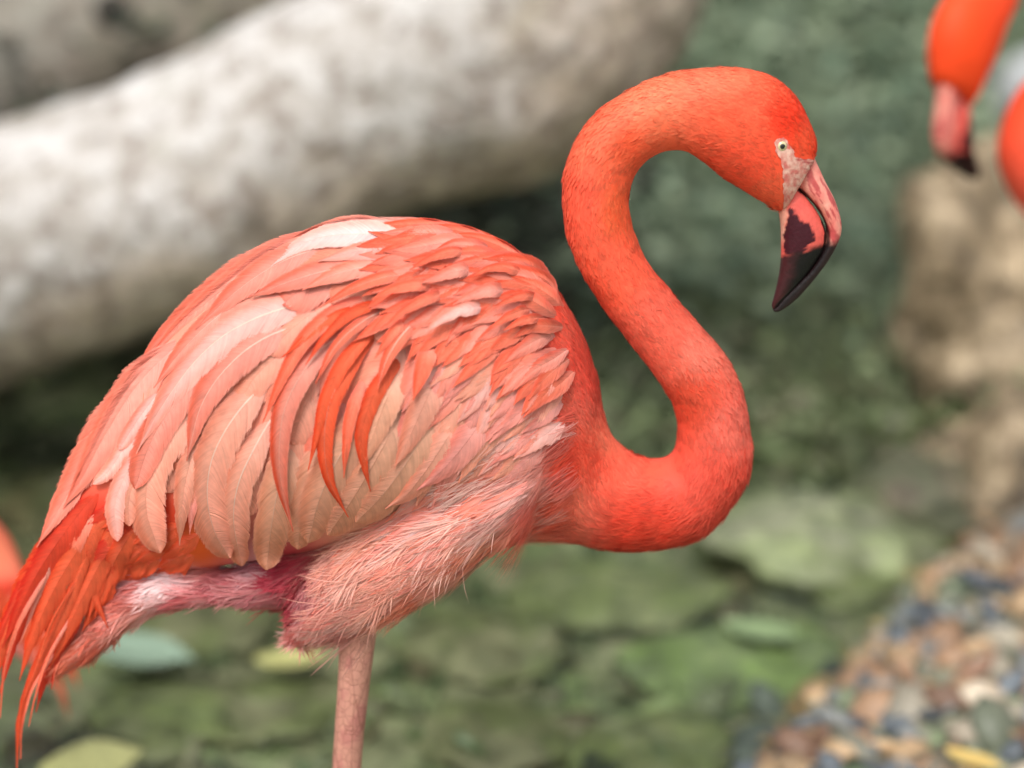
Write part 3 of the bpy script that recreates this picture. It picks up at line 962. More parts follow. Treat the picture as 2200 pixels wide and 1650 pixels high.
def cast(px, py, bvh, default=None):
    d = ray(px, py)
    l = np.linalg.norm(d)
    h = bvh.ray_cast(Vector(CAM), Vector(d / l), 5.0)
    if h[0] is None:
        return default, None
    return np.array(h[0]), np.array(h[1])


# ---- bare skin round the eye and at the bill base
FACE = [(1664, 308), (1670, 299), (1682, 296), (1692, 302), (1699, 318), (1709, 334), (1726, 342), (1752, 342), (1752, 366), (1730, 392), (1716, 404), (1702, 432), (1690, 456), (1682, 448), (1682, 405), (1680, 362), (1673, 336), (1666, 322)]
gxs = np.arange(1650, 1768, 1.0); gys = np.arange(284, 470, 1.0)
fv = []; idx = -np.ones((len(gys), len(gxs)), int)
XX, YY = np.meshgrid(gxs, gys)
fmask = inpoly(*jit(XX, YY, 4, 9.0), FACE)
for j, yy in enumerate(gys):
    for i, xx in enumerate(gxs):
        if not fmask[j, i]:
            continue
        p, nn = cast(xx, yy, BODY_BVH)
        if p is None: continue
        idx[j, i] = len(fv)
        fv.append(p + nn * 0.0007)
fv = np.array(fv)
ff = []
for j in range(len(gys) - 1):
    for i in range(len(gxs) - 1):
        q = [idx[j, i], idx[j + 1, i], idx[j + 1, i + 1], idx[j, i + 1]]
        if min(q) >= 0: ff.append(q)
fx, fy = proj(fv)
nz = np.clip((fbm(np.stack([fx / 7, fy / 9, 0 * fx], -1), 4, 3)[:, None] - 0.5) * 2.2 + 0.5, 0, 1)
fc = lin((232, 186, 168)) * (1 - nz) + lin((206, 110, 100)) * nz
st = sstep(0.55, 0.66, fbm(np.stack([fx / 16, fy / 7, 0 * fx], -1), 3, 8))[:, None] * sstep(1700, 1720, fx)[:, None]
fc = fc * (1 - 0.7 * st) + lin((168, 60, 60)) * 0.7 * st
part('face_skin', fv, ff, M_SKIN, col=fc * 0.9)

# ---- eye
ep, en = cast(1679, 314, BODY_BVH)
EV, EF = ico(5)
er = 0.0053
ang = np.arccos(np.clip(-EV[:, 1] * 0.985 + EV[:, 0] * 0.12, -1, 1))
ec = np.where((ang < 0.40)[:, None], lin((10, 8, 8)), np.where((ang < 0.45)[:, None], lin((90, 80, 50)), np.where((ang < 0.86)[:, None], lin((206, 192, 148)), np.where((ang < 0.95)[:, None], lin((70, 40, 30)), lin((214, 140, 120))))))
EP = np.array(ep) + np.array([0, 0.0030, 0])
part('eye', EV * er + EP, EF, M_EYE, col=ec)

# ------------------------------------------------------------------ large feathers
PALET = {
    'white': ((252, 214, 210), (249, 182, 168)), 'pale': ((253, 196, 186), (247, 148, 124)), 'salm': ((250, 164, 146), (244, 120, 92)),
    'peach': ((248, 176, 152), (238, 138, 108)), 'tan': ((244, 180, 150), (232, 146, 112)), 'oran': ((248, 132, 102), (242, 84, 46)),
    'deep': ((240, 104, 66), (228, 70, 30)), 'red': ((234, 78, 50), (220, 44, 24)), 'mix': ((248, 158, 138), (238, 80, 38)), 'dusk': ((248, 168, 156), (234, 124, 106)),
}
LAYER = [0]


def feather(name, pts, hw, colr, rach=0.0, tip='round', lift=0.0, fray=0.5, bvh=TOR_BVH, y0=-0.03, M_=30, K_=11, step=0.0002, maxoff=0.05, base=0.0012, sink=0.0035, angle=1.1, downy=False):
    LAYER[0] += 1
    C = resample(pts, M_)
    T = np.gradient(C, axis=0); T /= np.linalg.norm(T, axis=1)[:, None]
    N = np.stack([-T[:, 1], T[:, 0]], -1)
    t = np.linspace(0, 1, M_)
    if tip == 'round':
        w = (0.12 + 0.88 * sstep(-0.05, 0.38, t)) * np.sqrt(np.clip(1 - np.clip((t - 0.62) / 0.38, 0, 1) ** 2.6, 0.004, 1))
    elif tip == 'blade':
        w = (0.12 + 0.88 * sstep(-0.05, 0.38, t)) * np.clip(1 - np.clip((t - 0.35) / 0.65, 0, 1) ** 1.9, 0.02, 1)
    else:
        w = np.minimum(1, 0.6 + 1.2 * t) * np.clip(1 - np.clip((t - 0.1) / 0.9, 0, 1) ** 1.4, 0.05, 1)
    u = np.linspace(-1, 1, K_)
    W_ = np.repeat((hw * w)[:, None], K_, 1) * (0.55 if downy else 0.93)
    # frayed vane: small notches that run in from the rim
    sd_ = LAYER[0] * 7
    for side in (0, 1):
        nzv = vnoise(np.stack([t * 14 + sd_, 0 * t + side * 9.0, 0 * t], -1), 2) * 0.10 * fray
        for q in range(int(1 + 2.5 * fray)):
            if random.random() < 0.75 * fray:
                k = random.randint(int(M_ * 0.45), M_ - 4)
                nzv[k:k + random.randint(1, 2)] += random.uniform(0.12, 0.4) * fray
        cols = range(K_ // 2) if side == 0 else range(K_ // 2 + 1, K_)
        for j in cols:
            W_[:, j] *= 1 - nzv * (abs(u[j]) ** 3)
    px = C[:, None, 0] + N[:, None, 0] * u[None] * W_
    py = C[:, None, 1] + N[:, None, 1] * u[None] * W_
    # barb tips sweep towards the feather's tip
    sweep = hw * 0.22 * (u[None] ** 2) * (0.4 + 0.6 * t[:, None])
    px += T[:, None, 0] * sweep * (1 - t[:, None] ** 6); py += T[:, None, 1] * sweep * (1 - t[:, None] ** 6)
    yd = np.full((M_, K_), np.nan)
    if bvh is not None:
        for i in range(M_):
            for j in range(K_):
                p, _ = cast(px[i, j], py[i, j], bvh)
                if p is not None: yd[i, j] = p[1]
    mid = yd[:, K_ // 2].copy()
    ok = ~np.isnan(mid)
    if ok.any():
        mid = np.interp(np.arange(M_), np.where(ok)[0], mid[ok])
    else:
        mid[:] = y0
    sc = np.abs(u)[None] * W_ * 4e-4
    yd = np.where(np.isnan(yd), mid[:, None] + 0.25 * sc, yd)
    yd = np.clip(yd, mid[:, None] - 1.2 * sc, mid[:, None] + 1.2 * sc)
    for _ in range(3):
        e = np.vstack([yd[:1], yd, yd[-1:]])
        yd = (e[:-2] + 2 * e[1:-1] + e[2:]) / 4
    off = -sink * (1 - sstep(0, 0.2, t)) + (base + min(LAYER[0] * step, maxoff)) * sstep(0.04, 0.42, t) + (lift + 0.0014) * t ** 2.0
    camber = 0.06 * hw * 4e-4 * (u ** 2)
    tilt = 0.03 * hw * 4e-4 * u
    ripple = 0.00035 * np.sin(t[:, None] * 9 + u[None] * 2.5 + sd_)
    yd = yd - off[:, None] + (camber + tilt)[None] + ripple
    V = U(px.ravel(), py.ravel(), yd.ravel())
    inner, edge = [lin(c) for c in PALET[colr]]
    jitc = 1 + rng.normal(0, 0.045)
    uu = np.abs(u)[None, :, None] ** 1.4
    tt = t[:, None, None]
    su = u[None, :, None]
    m_ = np.clip(0.95 * sstep(0.15, 0.95, su) + 0.45 * sstep(0.3, 1.0, -su) * (0.3 + 0.7 * tt) + 0.4 * sstep(0.4, 1.0, tt), 0, 1)
    c = inner * (1 - m_) + edge * m_
    bw = (1 - sstep(0.05, 0.5, tt)) * 0.22 * (0.0 if colr in ('deep', 'red') else 1.0)
    c = c * (1 - bw) + lin((255, 214, 206)) * bw
    rim_light = (0.0 if colr in ('deep', 'red') else 0.18) * sstep(0.8, 1.0, np.abs(su))  # pale rim highlight painted into the vane colour
    c = c * (1 - rim_light) + lin((255, 206, 190)) * rim_light
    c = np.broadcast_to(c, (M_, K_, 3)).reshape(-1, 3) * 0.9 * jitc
    uv = np.stack([np.broadcast_to((u[None] + 1) / 2, (M_, K_)).ravel(), np.broadcast_to(t[:, None], (M_, K_)).ravel()], -1)
    F = grid_faces(M_, K_)
    G3 = V.reshape(M_, K_, 3); Cc = c.reshape(M_, K_, 3)
    # every vane is dressed with single barbs that leave the shaft and lean towards the tip
    plen = np.linalg.norm(np.diff(C, axis=0), axis=1).sum()
    nb_ = max(10, int(plen / (3.0 if downy else 2.3)))
    KS = 5
    sg = np.repeat([-1.0, 1.0], nb_); n_ = 2 * nb_
    tb = np.tile(np.linspace(0.06, 0.985, nb_), 2) + rng.normal(0, 0.25 / nb_, n_)
    clump = np.floor(tb * plen / 26.0 + rng.random() * 3).astype(int) + (sg > 0) * 1000
    ch = rng.random(4000)[clump % 4000]; ch2 = rng.random(4000)[(clump * 7 + 13) % 4000]
    rag = 0.30 if downy else 0.05 + 0.16 * fray
    ln = (1.05 + rag * (rng.random(n_) - 0.75) + (0.35 * rag) * (ch - 0.5)) / (0.55 if downy else 0.93)
    fr = np.linspace(0, 1, KS)[None]
    uu_ = sg[:, None] * (0.03 + 0.97 * fr * ln[:, None])
    slope = angle * (1 - (0.75 * sstep(0.55, 0.95, tb[:, None]) if tip == 'round' else 0)) * hw / plen * (1 + 0.25 * (ch2 - 0.5) * (1 + fray))[:, None]
    tt_ = np.clip(tb[:, None] + slope * np.abs(uu_) ** 1.35, 0, 1.0 + (0.0 if tip == 'round' else 0.03) * rng.random(n_)[:, None])

    def at_(t_, u_, A_):
        a = np.clip(t_, 0, 0.9999) * (M_ - 1); b = (np.clip(u_, -0.9999, 0.9999) + 1) / 2 * (K_ - 1)
        ai = a.astype(int); bi = b.astype(int); af = (a - ai)[..., None]; bf = (b - bi)[..., None]
        return (A_[ai, bi] * (1 - af) * (1 - bf) + A_[ai + 1, bi] * af * (1 - bf) + A_[ai, bi + 1] * (1 - af) * bf + A_[ai + 1, bi + 1] * af * bf)
    q = at_(tt_, uu_, G3)
    over = np.clip(np.abs(uu_) - 0.9999, 0, 1)[..., None]
    q = q + (at_(tt_, np.clip(uu_, -0.9999, 0.9999), G3) - at_(tt_, np.clip(uu_, -0.9999, 0.9999) * 0.6, G3)) / 0.4 * over
    ot = np.clip(tt_ - 0.9999, 0, 1)[..., None]
    q = q + (G3[-1, K_ // 2] - G3[-4, K_ // 2]) / 3 * (M_ - 1) * ot
    toward = CAM - q; toward /= np.linalg.norm(toward, axis=-1)[..., None]
    q = q + toward * (0.00025 + 0.0003 * rng.random((n_, 1, 1)) + (0.0012 if downy else 0.0003) * fr[..., None] * rng.random((n_, 1, 1)))
    tang = np.gradient(q, axis=1); tang /= np.maximum(np.linalg.norm(tang, axis=-1), 1e-9)[..., None]
    sidev = np.cross(tang, toward); sidev /= np.maximum(np.linalg.norm(sidev, axis=-1), 1e-9)[..., None]
    wd_ = (0.0009 if not downy else 0.00065) * (1 - 0.75 * fr ** 2)[..., None] * rng.uniform(0.7, 1.3, (n_, 1, 1))
    bv = np.stack([q - sidev * wd_ / 2, q + sidev * wd_ / 2], 2).reshape(-1, 3)
    bc = at_(tt_, uu_, Cc) * (1 + rng.normal(0, 0.035, (n_, 1, 1)) + 0.05 * (ch - 0.5)[:, None, None])
    bc = np.clip(bc * (1 + 0.10 * fr[..., None] ** 2), 0, 0.98)
    bc = np.repeat(bc[:, :, None], 2, 2).reshape(-1, 3)
    bi_ = (np.arange(n_) * KS * 2)[:, None, None] + (np.arange(KS - 1) * 2)[None, :, None]
    bf_ = (bi_ + np.array([0, 1, 3, 2])[None, None]).reshape(-1, 4)
    buv = np.stack([np.full(len(bv), 0.3), np.repeat(np.repeat(tb, KS), 2)], -1)
    brach = np.zeros(len(bv))
    if rach > 0:
        # a real shaft: thin tapering strip along the middle
        sp_ = G3[:, K_ // 2] + (CAM - G3[:, K_ // 2]) / np.linalg.norm(CAM - G3[:, K_ // 2], axis=1)[:, None] * 0.0009
        tg_ = np.gradient(sp_, axis=0); tw = CAM - sp_
        sv = np.cross(tg_, tw); sv /= np.linalg.norm(sv, axis=1)[:, None]
        ww = 0.00075 * (1.05 - t)[:, None] * (0.5 + 0.5 * rach)
        sv_ = np.stack([sp_ - sv * ww, sp_ + sv * ww], 1).reshape(-1, 3)
        o_ = len(bv); k_ = np.arange(M_ - 1)[:, None] * 2 + o_
        bf_ = np.concatenate([bf_, k_ + [0, 1, 3, 2]])
        bv = np.vstack([bv, sv_]); mixr = (rach * (1 - 0.5 * t))[:, None]
        sc_ = Cc[:, K_ // 2] * (1 - mixr) + lin((255, 232, 214)) * 0.9 * mixr
        bc = np.vstack([bc, np.repeat(sc_, 2, 0)]); buv = np.vstack([buv, np.tile([0.3, 0.5], (2 * M_, 1))])
    n0 = len(V)
    V = np.vstack([V, bv]); c = np.vstack([c, bc]); uv = np.vstack([uv, buv]); F = np.concatenate([F, bf_ + n0])
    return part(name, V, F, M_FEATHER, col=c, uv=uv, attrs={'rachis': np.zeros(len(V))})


def fill(name, n, poly, field, length, hw, cols, tip='blade', fray=0.6, rach=0.0, seed=1, order=None, **kw):
    r = random.Random(seed)
    P = np.array(poly)
    out = []
    tries = 0
    while len(out) < n and tries < n * 60:
        tries += 1
        x = r.uniform(P[:, 0].min(), P[:, 0].max()); y = r.uniform(P[:, 1].min(), P[:, 1].max())
        if not inpoly(np.array([x]), np.array([y]), poly)[0]: continue
        if any((x - a) ** 2 + (y - b) ** 2 < (0.35 * length * (hw / length) ** 0.5) ** 2 for a, b in out): continue
        out.append((x, y))
    out.sort(key=order or (lambda q: -q[1] + q[0]))
    for x, y in out:
        d0 = field(x, y); L = length * r.uniform(0.8, 1.25)
        pts = [(x, y)]
        for k in range(3):
            dd = field(*pts[-1]); a = r.gauss(0, 0.10)
            dd = (dd[0] * math.cos(a) - dd[1] * math.sin(a), dd[0] * math.sin(a) + dd[1] * math.cos(a))
            pts.append((pts[-1][0] + dd[0] * L / 3, pts[-1][1] + dd[1] * L / 3))
        feather(name, pts, hw * r.uniform(0.8, 1.2), r.choice(cols), rach if r.random() < 0.3 else 0, tip, fray=fray, M_=16, K_=7, **kw)


def norm2(x, y):
    l = math.hypot(x, y) or 1
    return (x / l, y / l)


FLOWPTS = [(1200, 640, -0.7, -0.75), (1150, 600, -0.85, -0.4), (1050, 540, -1, -0.05), (950, 510, -1, 0.05), (850, 520, -1, 0.15), (700, 540, -0.95, 0.3), (550, 620, -0.8, 0.6), (400, 760, -0.65, 0.76), (300, 900, -0.5, 0.87),
           (1000, 600, -0.97, 0.22), (1100, 640, -0.95, 0.25), (900, 650, -0.9, 0.45), (760, 680, -0.85, 0.5), (640, 760, -0.65, 0.76), (520, 860, -0.6, 0.8), (420, 1000, -0.1, 1), (600, 1000, -0.05, 1), (700, 900, -0.4, 0.92), (800, 820, -0.5, 0.85),
           (900, 780, -0.5, 0.86), (1000, 740, -0.7, 0.7), (1120, 720, -0.8, 0.6), (1180, 780, -0.75, 0.66), (1100, 830, -0.6, 0.8), (1000, 880, -0.5, 0.87), (900, 980, -0.45, 0.9), (750, 1050, -0.25, 0.97), (1180, 900, -0.8, 0.6), (500, 1150, 0.15, 1), (320, 1080, 0.05, 1)]
FLOWPTS = np.array(FLOWPTS)


def flow(x, y):
    w = 1 / (((FLOWPTS[:, 0] - x) ** 2 + (FLOWPTS[:, 1] - y) ** 2) / 2500 + 0.05) ** 1.5
    return norm2((w * FLOWPTS[:, 2]).sum(), (w * FLOWPTS[:, 3]).sum())


# tail: long trailing feathers, lowest layer first
TAILF = [
    ([(300, 1130), (250, 1200), (215, 1280), (180, 1350)], 26, 'deep', 'blade'), ([(280, 1120), (215, 1210), (170, 1300), (140, 1390)], 24, 'red', 'blade'),
    ([(250, 1090), (190, 1230), (130, 1350), (100, 1440), (80, 1518)], 20, 'red', 'blade'), ([(235, 1080), (185, 1200), (130, 1330), (72, 1450), (42, 1545), (36, 1650)], 11, 'deep', 'blade'),
    ([(240, 1090), (205, 1200), (165, 1320), (125, 1400), (112, 1470)], 18, 'red', 'blade'), ([(225, 1070), (160, 1190), (112, 1290), (98, 1372)], 17, 'deep', 'blade'),
    ([(230, 1040), (170, 1120), (95, 1240), (35, 1355), (2, 1480)], 20, 'red', 'blade'), ([(190, 1060), (132, 1160), (82, 1280), (42, 1385)], 8, 'salm', 'blade'),
    ([(205, 1010), (130, 1140), (45, 1285), (-10, 1430), (-30, 1520)], 24, 'deep', 'blade'), ([(200, 1030), (110, 1160), (30, 1300), (-25, 1420)], 15, 'red', 'blade'),
    ([(240, 1100), (205, 1170), (165, 1250), (140, 1330)], 15, 'red', 'blade'), ([(255, 1090), (225, 1180), (210, 1260), (190, 1330)], 16, 'deep', 'blade'),
    ([(262, 1085), (200, 1150), (192, 1250), (230, 1345)], 13, 'deep', 'blade'), ([(225, 1075), (175, 1150), (135, 1240), (110, 1330)], 12, 'oran', 'blade'),
    ([(270, 1060), (190, 1150), (120, 1260), (70, 1370), (45, 1450)], 24, 'deep', 'blade'), ([(240, 1020), (150, 1130), (70, 1250), (10, 1380)], 24, 'red', 'blade'), ([(290, 1100), (230, 1190), (180, 1290), (150, 1370)], 24, 'red', 'blade'),
    ([(265, 1110), (210, 1220), (150, 1340), (110, 1430)], 20, 'deep', 'blade'), ([(300, 1120), (255, 1190), (225, 1260), (205, 1320)], 20, 'deep', 'blade'),
    ([(175, 1230), (110, 1340), (75, 1440), (50, 1500), (40, 1600)], 5, 'deep', 'point'), ([(150, 1330), (100, 1420), (75, 1500), (62, 1560)], 5, 'oran', 'point'),
    ([(120, 1400), (70, 1480), (48, 1560), (44, 1630)], 4, 'oran', 'point'), ([(110, 1220), (40, 1340), (10, 1440), (0, 1540)], 7, 'oran', 'point'),
]
for p_, hw_, c_, tp_ in TAILF:
    feather('tail_feather', p_, hw_ * (1.35 if hw_ > 8 else 1.0), c_, 0.0, tp_, fray=0.8, step=0.0002, base=-0.001, y0=-0.05, K_=9)
# deep orange coverts under the wing
fill('tail_covert', 26, [(255, 1060), (330, 1040), (440, 1120), (500, 1180), (440, 1200), (330, 1205), (250, 1190)], lambda x, y: norm2(-0.8, 0.45), 95, 22, ['deep', 'deep', 'red'], fray=0.4, seed=3, step=0.00002, base=-0.001)

LAYER[0] = 6
# bed of pale feathers so that nothing bare shows
fill('wing_covert', 30, [(330, 800), (560, 600), (800, 520), (960, 620), (1000, 880), (760, 960), (560, 960), (360, 940)], flow, 170, 44, ['salm', 'peach', 'peach'], 'round', 0.3, 0.0, 5, step=0.00006)
LAYER[0] = 14
# the pale back, wing and flight feathers, drawn feather by feather from the back to the shoulder
WING = [
    ([(330, 790), (245, 890), (188, 990), (132, 1085), (85, 1165)], 44, 'salm', 0, 'blade'), ([(420, 705), (305, 815), (232, 925), (178, 1025), (140, 1085)], 44, 'salm', 0, 'blade'),
    ([(760, 480), (600, 540), (480, 622), (380, 705), (320, 770)], 32, 'salm', 0, 'blade'), ([(690, 495), (535, 578), (412, 670), (338, 740), (292, 800)], 38, 'salm', 0, 'blade'), ([(860, 478), (760, 482), (660, 510), (570, 555)], 22, 'pale', 0, 'blade'),
    ([(1000, 492), (920, 484), (850, 484), (790, 490)], 16, 'oran', 0, 'blade'), ([(1080, 530), (1000, 500), (930, 492), (870, 496)], 16, 'oran', 0, 'blade'), ([(1150, 580), (1085, 535), (1020, 510), (960, 504)], 16, 'oran', 0, 'blade'),
    ([(330, 870), (275, 950), (235, 1010), (200, 1040)], 17, 'pale', 0, 'round'), ([(350, 830), (305, 890), (275, 935), (254, 966)], 17, 'pale', 0, 'round'),
    ([(350, 935), (300, 1010), (277, 1075), (278, 1130)], 21, 'peach', 0, 'round'), ([(345, 900), (282, 1000), (248, 1080), (252, 1163)], 23, 'pale', 0.6, 'round'),
    ([(470, 930), (432, 1010), (415, 1080), (408, 1142)], 18, 'dusk', 0, 'blade'), ([(455, 890), (410, 990), (392, 1080), (386, 1164)], 27, 'peach', 0, 'blade'),
    ([(470, 830), (385, 915), (325, 1010), (315, 1100), (344, 1188)], 42, 'peach', 0.25, 'round'),
    ([(640, 900), (610, 1000), (588, 1100), (572, 1224)], 40, 'tan', 0.5, 'round'), ([(700, 900), (680, 1000), (650, 1100), (640, 1180)], 38, 'tan', 0, 'round'), ([(600, 870), (548, 960), (512, 1040), (502, 1120), (520, 1216)], 36, 'peach', 0.9, 'round'),
    ([(625, 780), (525, 868), (462, 968), (445, 1060), (460, 1140), (494, 1199)], 46, 'peach', 1.0, 'round'),
    ([(560, 610), (455, 690), (385, 760), (336, 826)], 26, 'salm', 0.4, 'blade'),
    ([(520, 730), (430, 800), (365, 880), (320, 960), (290, 1050)], 36, 'salm', 0.4, 'round'),
    ([(740, 640), (610, 662), (500, 708), (420, 775), (350, 870), (300, 960)], 44, 'pale', 1.0, 'blade'),
    ([(690, 680), (565, 728), (485, 792), (432, 872), (404, 978)], 42, 'salm', 0.9, 'blade'),
    ([(740, 515), (610, 560), (515, 620), (426, 702)], 33, 'salm', 0.5, 'blade'),
    ([(800, 478), (735, 486), (660, 515), (590, 552)], 16, 'white', 0.8, 'blade'),
    ([(850, 578), (725, 578), (630, 602), (542, 636)], 30, 'salm', 0.6, 'blade'), ([(880, 572), (785, 574), (712, 592), (655, 620)], 24, 'salm', 0.6, 'blade'),
    ([(915, 555), (830, 508), (720, 505), (645, 526), (590, 566)], 30, 'white', 0.7, 'blade'), ([(918, 566), (850, 540), (770, 540), (690, 560)], 24, 'pale', 0.0, 'blade'),
    ([(820, 482), (770, 486), (720, 500)], 12, 'white', 0.0, 'blade'),
    # hanging pale feathers low in the middle
    ([(840, 830), (760, 930), (695, 1050), (662, 1166)], 44, 'tan', 0.5, 'round'), ([(900, 820), (830, 950), (760, 1070), (705, 1150)], 44, 'tan', 0.0, 'round'),
    ([(960, 820), (900, 950), (825, 1060), (765, 1122)], 42, 'tan', 0.3, 'round'), ([(1010, 850), (950, 960), (885, 1050), (835, 1088)], 38, 'peach', 0, 'blade'), ([(1070, 850), (1010, 940), (955, 1005), (900, 1050)], 34, 'dusk', 0, 'blade'),
    ([(880, 760), (835, 850), (800, 940), (770, 1010)], 34, 'tan', 0, 'blade'), ([(960, 760), (920, 850), (880, 940), (850, 1000)], 34, 'peach', 0, 'blade'),
]
for p_, hw_, c_, rc, tp_ in WING:
    feather('wing_feather', p_, hw_, c_, rc, tp_, fray=0.22 if p_[-1][1] < 1100 else 0.55)
LAYER[0] = 54
ORANGE = [
    ([(900, 740), (842, 792), (802, 852), (777, 930), (781, 990), (794, 1048)], 20, 'deep', 0, 'blade'), ([(800, 780), (757, 880), (744, 960), (739, 1022)], 15, 'oran', 0, 'blade'),
    ([(840, 690), (772, 755), (714, 850), (697, 940), (707, 1030), (743, 1102)], 24, 'deep', 0.3, 'blade'), ([(850, 670), (755, 758), (702, 850), (682, 930), (664, 1003)], 17, 'deep', 0, 'blade'),
    ([(790, 680), (685, 757), (618, 860), (600, 960), (606, 1050), (626, 1128)], 28, 'mix', 0.4, 'blade'),
    ([(870, 640), (765, 668), (702, 720), (660, 778)], 13, 'deep', 0, 'blade'), ([(810, 648), (725, 678), (662, 720), (608, 766)], 11, 'deep', 0, 'blade'),
    ([(850, 630), (745, 658), (663, 720), (612, 800), (568, 900)], 20, 'oran', 0.2, 'blade'),
    ([(850, 655), (780, 690), (720, 745), (680, 820)], 13, 'oran', 0.5, 'blade'), ([(930, 660), (870, 712), (832, 770), (812, 832)], 18, 'oran', 0.8, 'blade'),
    ([(930, 585), (825, 596), (752, 622), (692, 658)], 15, 'oran', 0.3, 'blade'), ([(900, 672), (852, 706), (826, 740), (807, 768)], 12, 'oran', 0, 'blade'),
    ([(930, 710), (917, 765), (906, 800), (889, 856)], 21, 'oran', 0, 'blade'),
]
for p_, hw_, c_, rc, tp_ in ORANGE:
    feather('scapular_feather', p_, hw_, c_, rc, tp_, fray=0.12)
LAYER[0] = 0
# soft pale side plumage below the shoulder
fill('flank_feather', 64, [(930, 1000), (1040, 900), (1160, 830), (1225, 800), (1235, 880), (1190, 960), (1080, 1010), (960, 1060)], lambda x, y: norm2(-0.78, 0.62), 150, 24, ['dusk', 'pale', 'salm', 'dusk', 'peach'], 'blade', 1.0, 0.0, 8, step=0.00006, base=0.003)
LAYER[0] = 0
fill('side_feather', 66, [(960, 720), (1080, 690), (1180, 740), (1210, 810), (1130, 860), (1040, 910), (970, 900), (930, 820)], flow, 180, 27, ['dusk', 'salm', 'pale', 'peach', 'dusk'], 'blade', 0.6, 0.12, 9, step=0.00005, base=0.007)
LAYER[0] = 0
# overlapping orange shoulder feathers
fill('shoulder_feather', 105, [(900, 500), (1000, 495), (1100, 540), (1190, 610), (1228, 690), (1250, 790), (1200, 800), (1130, 720), (1020, 690), (930, 660), (900, 600)], flow, 150, 20, ['oran', 'oran', 'oran', 'salm', 'mix'], 'blade', 0.35, 0.15, 12, step=0.00003, base=0.0095, order=lambda q: q[0] - 0.3 * q[1])
SHOULD = [
    ([(990, 618), (922, 640), (870, 666), (832, 696)], 14, 'oran', 0, 'blade'), ([(970, 612), (892, 612), (842, 622), (802, 641)], 15, 'oran', 0, 'blade'),
    ([(1045, 582), (992, 580), (950, 592), (907, 608)], 16, 'salm', 0.2, 'blade'), ([(1035, 548), (972, 541), (922, 556), (883, 578)], 13, 'oran', 0, 'blade'),
    ([(1120, 632), (1055, 622), (1012, 635), (976, 653)], 17, 'salm', 0, 'blade'), ([(1150, 600), (1092, 576), (1052, 576), (1018, 592)], 12, 'oran', 0, 'blade'),
    ([(1165, 660), (1112, 670), (1055, 703)], 13, 'oran', 0, 'blade'), ([(1185, 682), (1132, 686), (1084, 708)], 12, 'oran', 0, 'blade'), ([(1180, 640), (1122, 636), (1062, 657)], 11, 'oran', 0, 'blade'),
    ([(1080, 655), (1010, 662), (955, 682), (915, 712)], 17, 'pale', 0, 'blade'),
]
for p_, hw_, c_, rc, tp_ in SHOULD:
    feather('shoulder_feather', p_, hw_, c_, rc, tp_, fray=0.6, M_=20, K_=9, base=0.0135, step=0.00005)

LAYER[0] = 0
fill('thigh_feather', 80, [(760, 1260), (790, 1180), (850, 1110), (980, 1030), (1090, 970), (1180, 930), (1190, 1040), (1120, 1110), (1040, 1140), (930, 1225), (850, 1270), (790, 1290)], lambda x, y: norm2(-0.86, 0.50 + 0.25 * (1000 - x) / 400), 150, 20, ['pale', 'dusk', 'white', 'dusk', 'salm'], 'blade', 1.2, 0.0, 21, bvh=BODY_BVH, step=0.00003, base=0.0018, sink=0.001, angle=3.2, downy=True, order=lambda q: q[0])

# ------------------------------------------------------------------ small plumage
BONES = {}


def bone(name, pairs, rev=False):
    S = catmull(pairs_to_secs(pairs), 4)
    c = S[:, :3]; r_ = np.linalg.norm(S[:, 3:6], axis=1) * 0.5 + np.linalg.norm(S[:, 6:9], axis=1) * 0.5
    T = np.gradient(c, axis=0); T /= np.linalg.norm(T, axis=1)[:, None]
    BONES[name] = (c, -T if rev else T, r_)


bone('neck', NECK, True)
bone('torso', TORSO, True)
bone('thigh', THIGH)
bone('far', FARLEG)

Fq = np.array([f if len(f) == 4 else f + [f[-1]] for f in BF])
A, B, C_, D = (BV[Fq[:, k]] for k in range(4))
nrm = np.cross(C_ - A, D - B)
area = np.linalg.norm(nrm, axis=1) / 2
fn = nrm / np.maximum(np.linalg.norm(nrm, axis=1), 1e-12)[:, None]
# smooth normals per vertex
vn = np.zeros_like(BV)
for k in range(4):
    np.add.at(vn, Fq[:, k], nrm)
vn /= np.maximum(np.linalg.norm(vn, axis=1), 1e-12)[:, None]
cen = (A + B + C_ + D) / 4
if (fn * (cen - cen.mean(0))).sum() < 0:
    vn = -vn


def sample(n):
    k = rng.choice(len(Fq), n, p=area / area.sum())
    u = rng.random((n, 1)); v = rng.random((n, 1))
    w = [(1 - u) * (1 - v), u * (1 - v), u * v, (1 - u) * v]
    P = sum(w[i] * BV[Fq[k, i]] for i in range(4)); N = sum(w[i] * vn[Fq[k, i]] for i in range(4))
    N /= np.linalg.norm(N, axis=1)[:, None]
    lm = sum(w[i][:, 0] * legm[Fq[k, i]] for i in range(4))
    keep = lm < 0.15
    return P[keep], N[keep]


def classify(P):
    best = np.full(len(P), 1e9); which = np.zeros(len(P), int); T = np.zeros_like(P)
    for bi, nm in enumerate(('neck', 'torso', 'thigh', 'far')):
        c, t, r_ = BONES[nm]
        for s in range(0, len(P), 8000):
            d = np.linalg.norm(P[s:s + 8000, None] - c[None], axis=2) / r_[None]
            k = d.argmin(1); dm = d.min(1)
            b = dm < best[s:s + 8000]
            ii = np.where(b)[0] + s
            best[ii] = dm[b]; which[ii] = bi; T[ii] = t[k[b]]
    return which, T


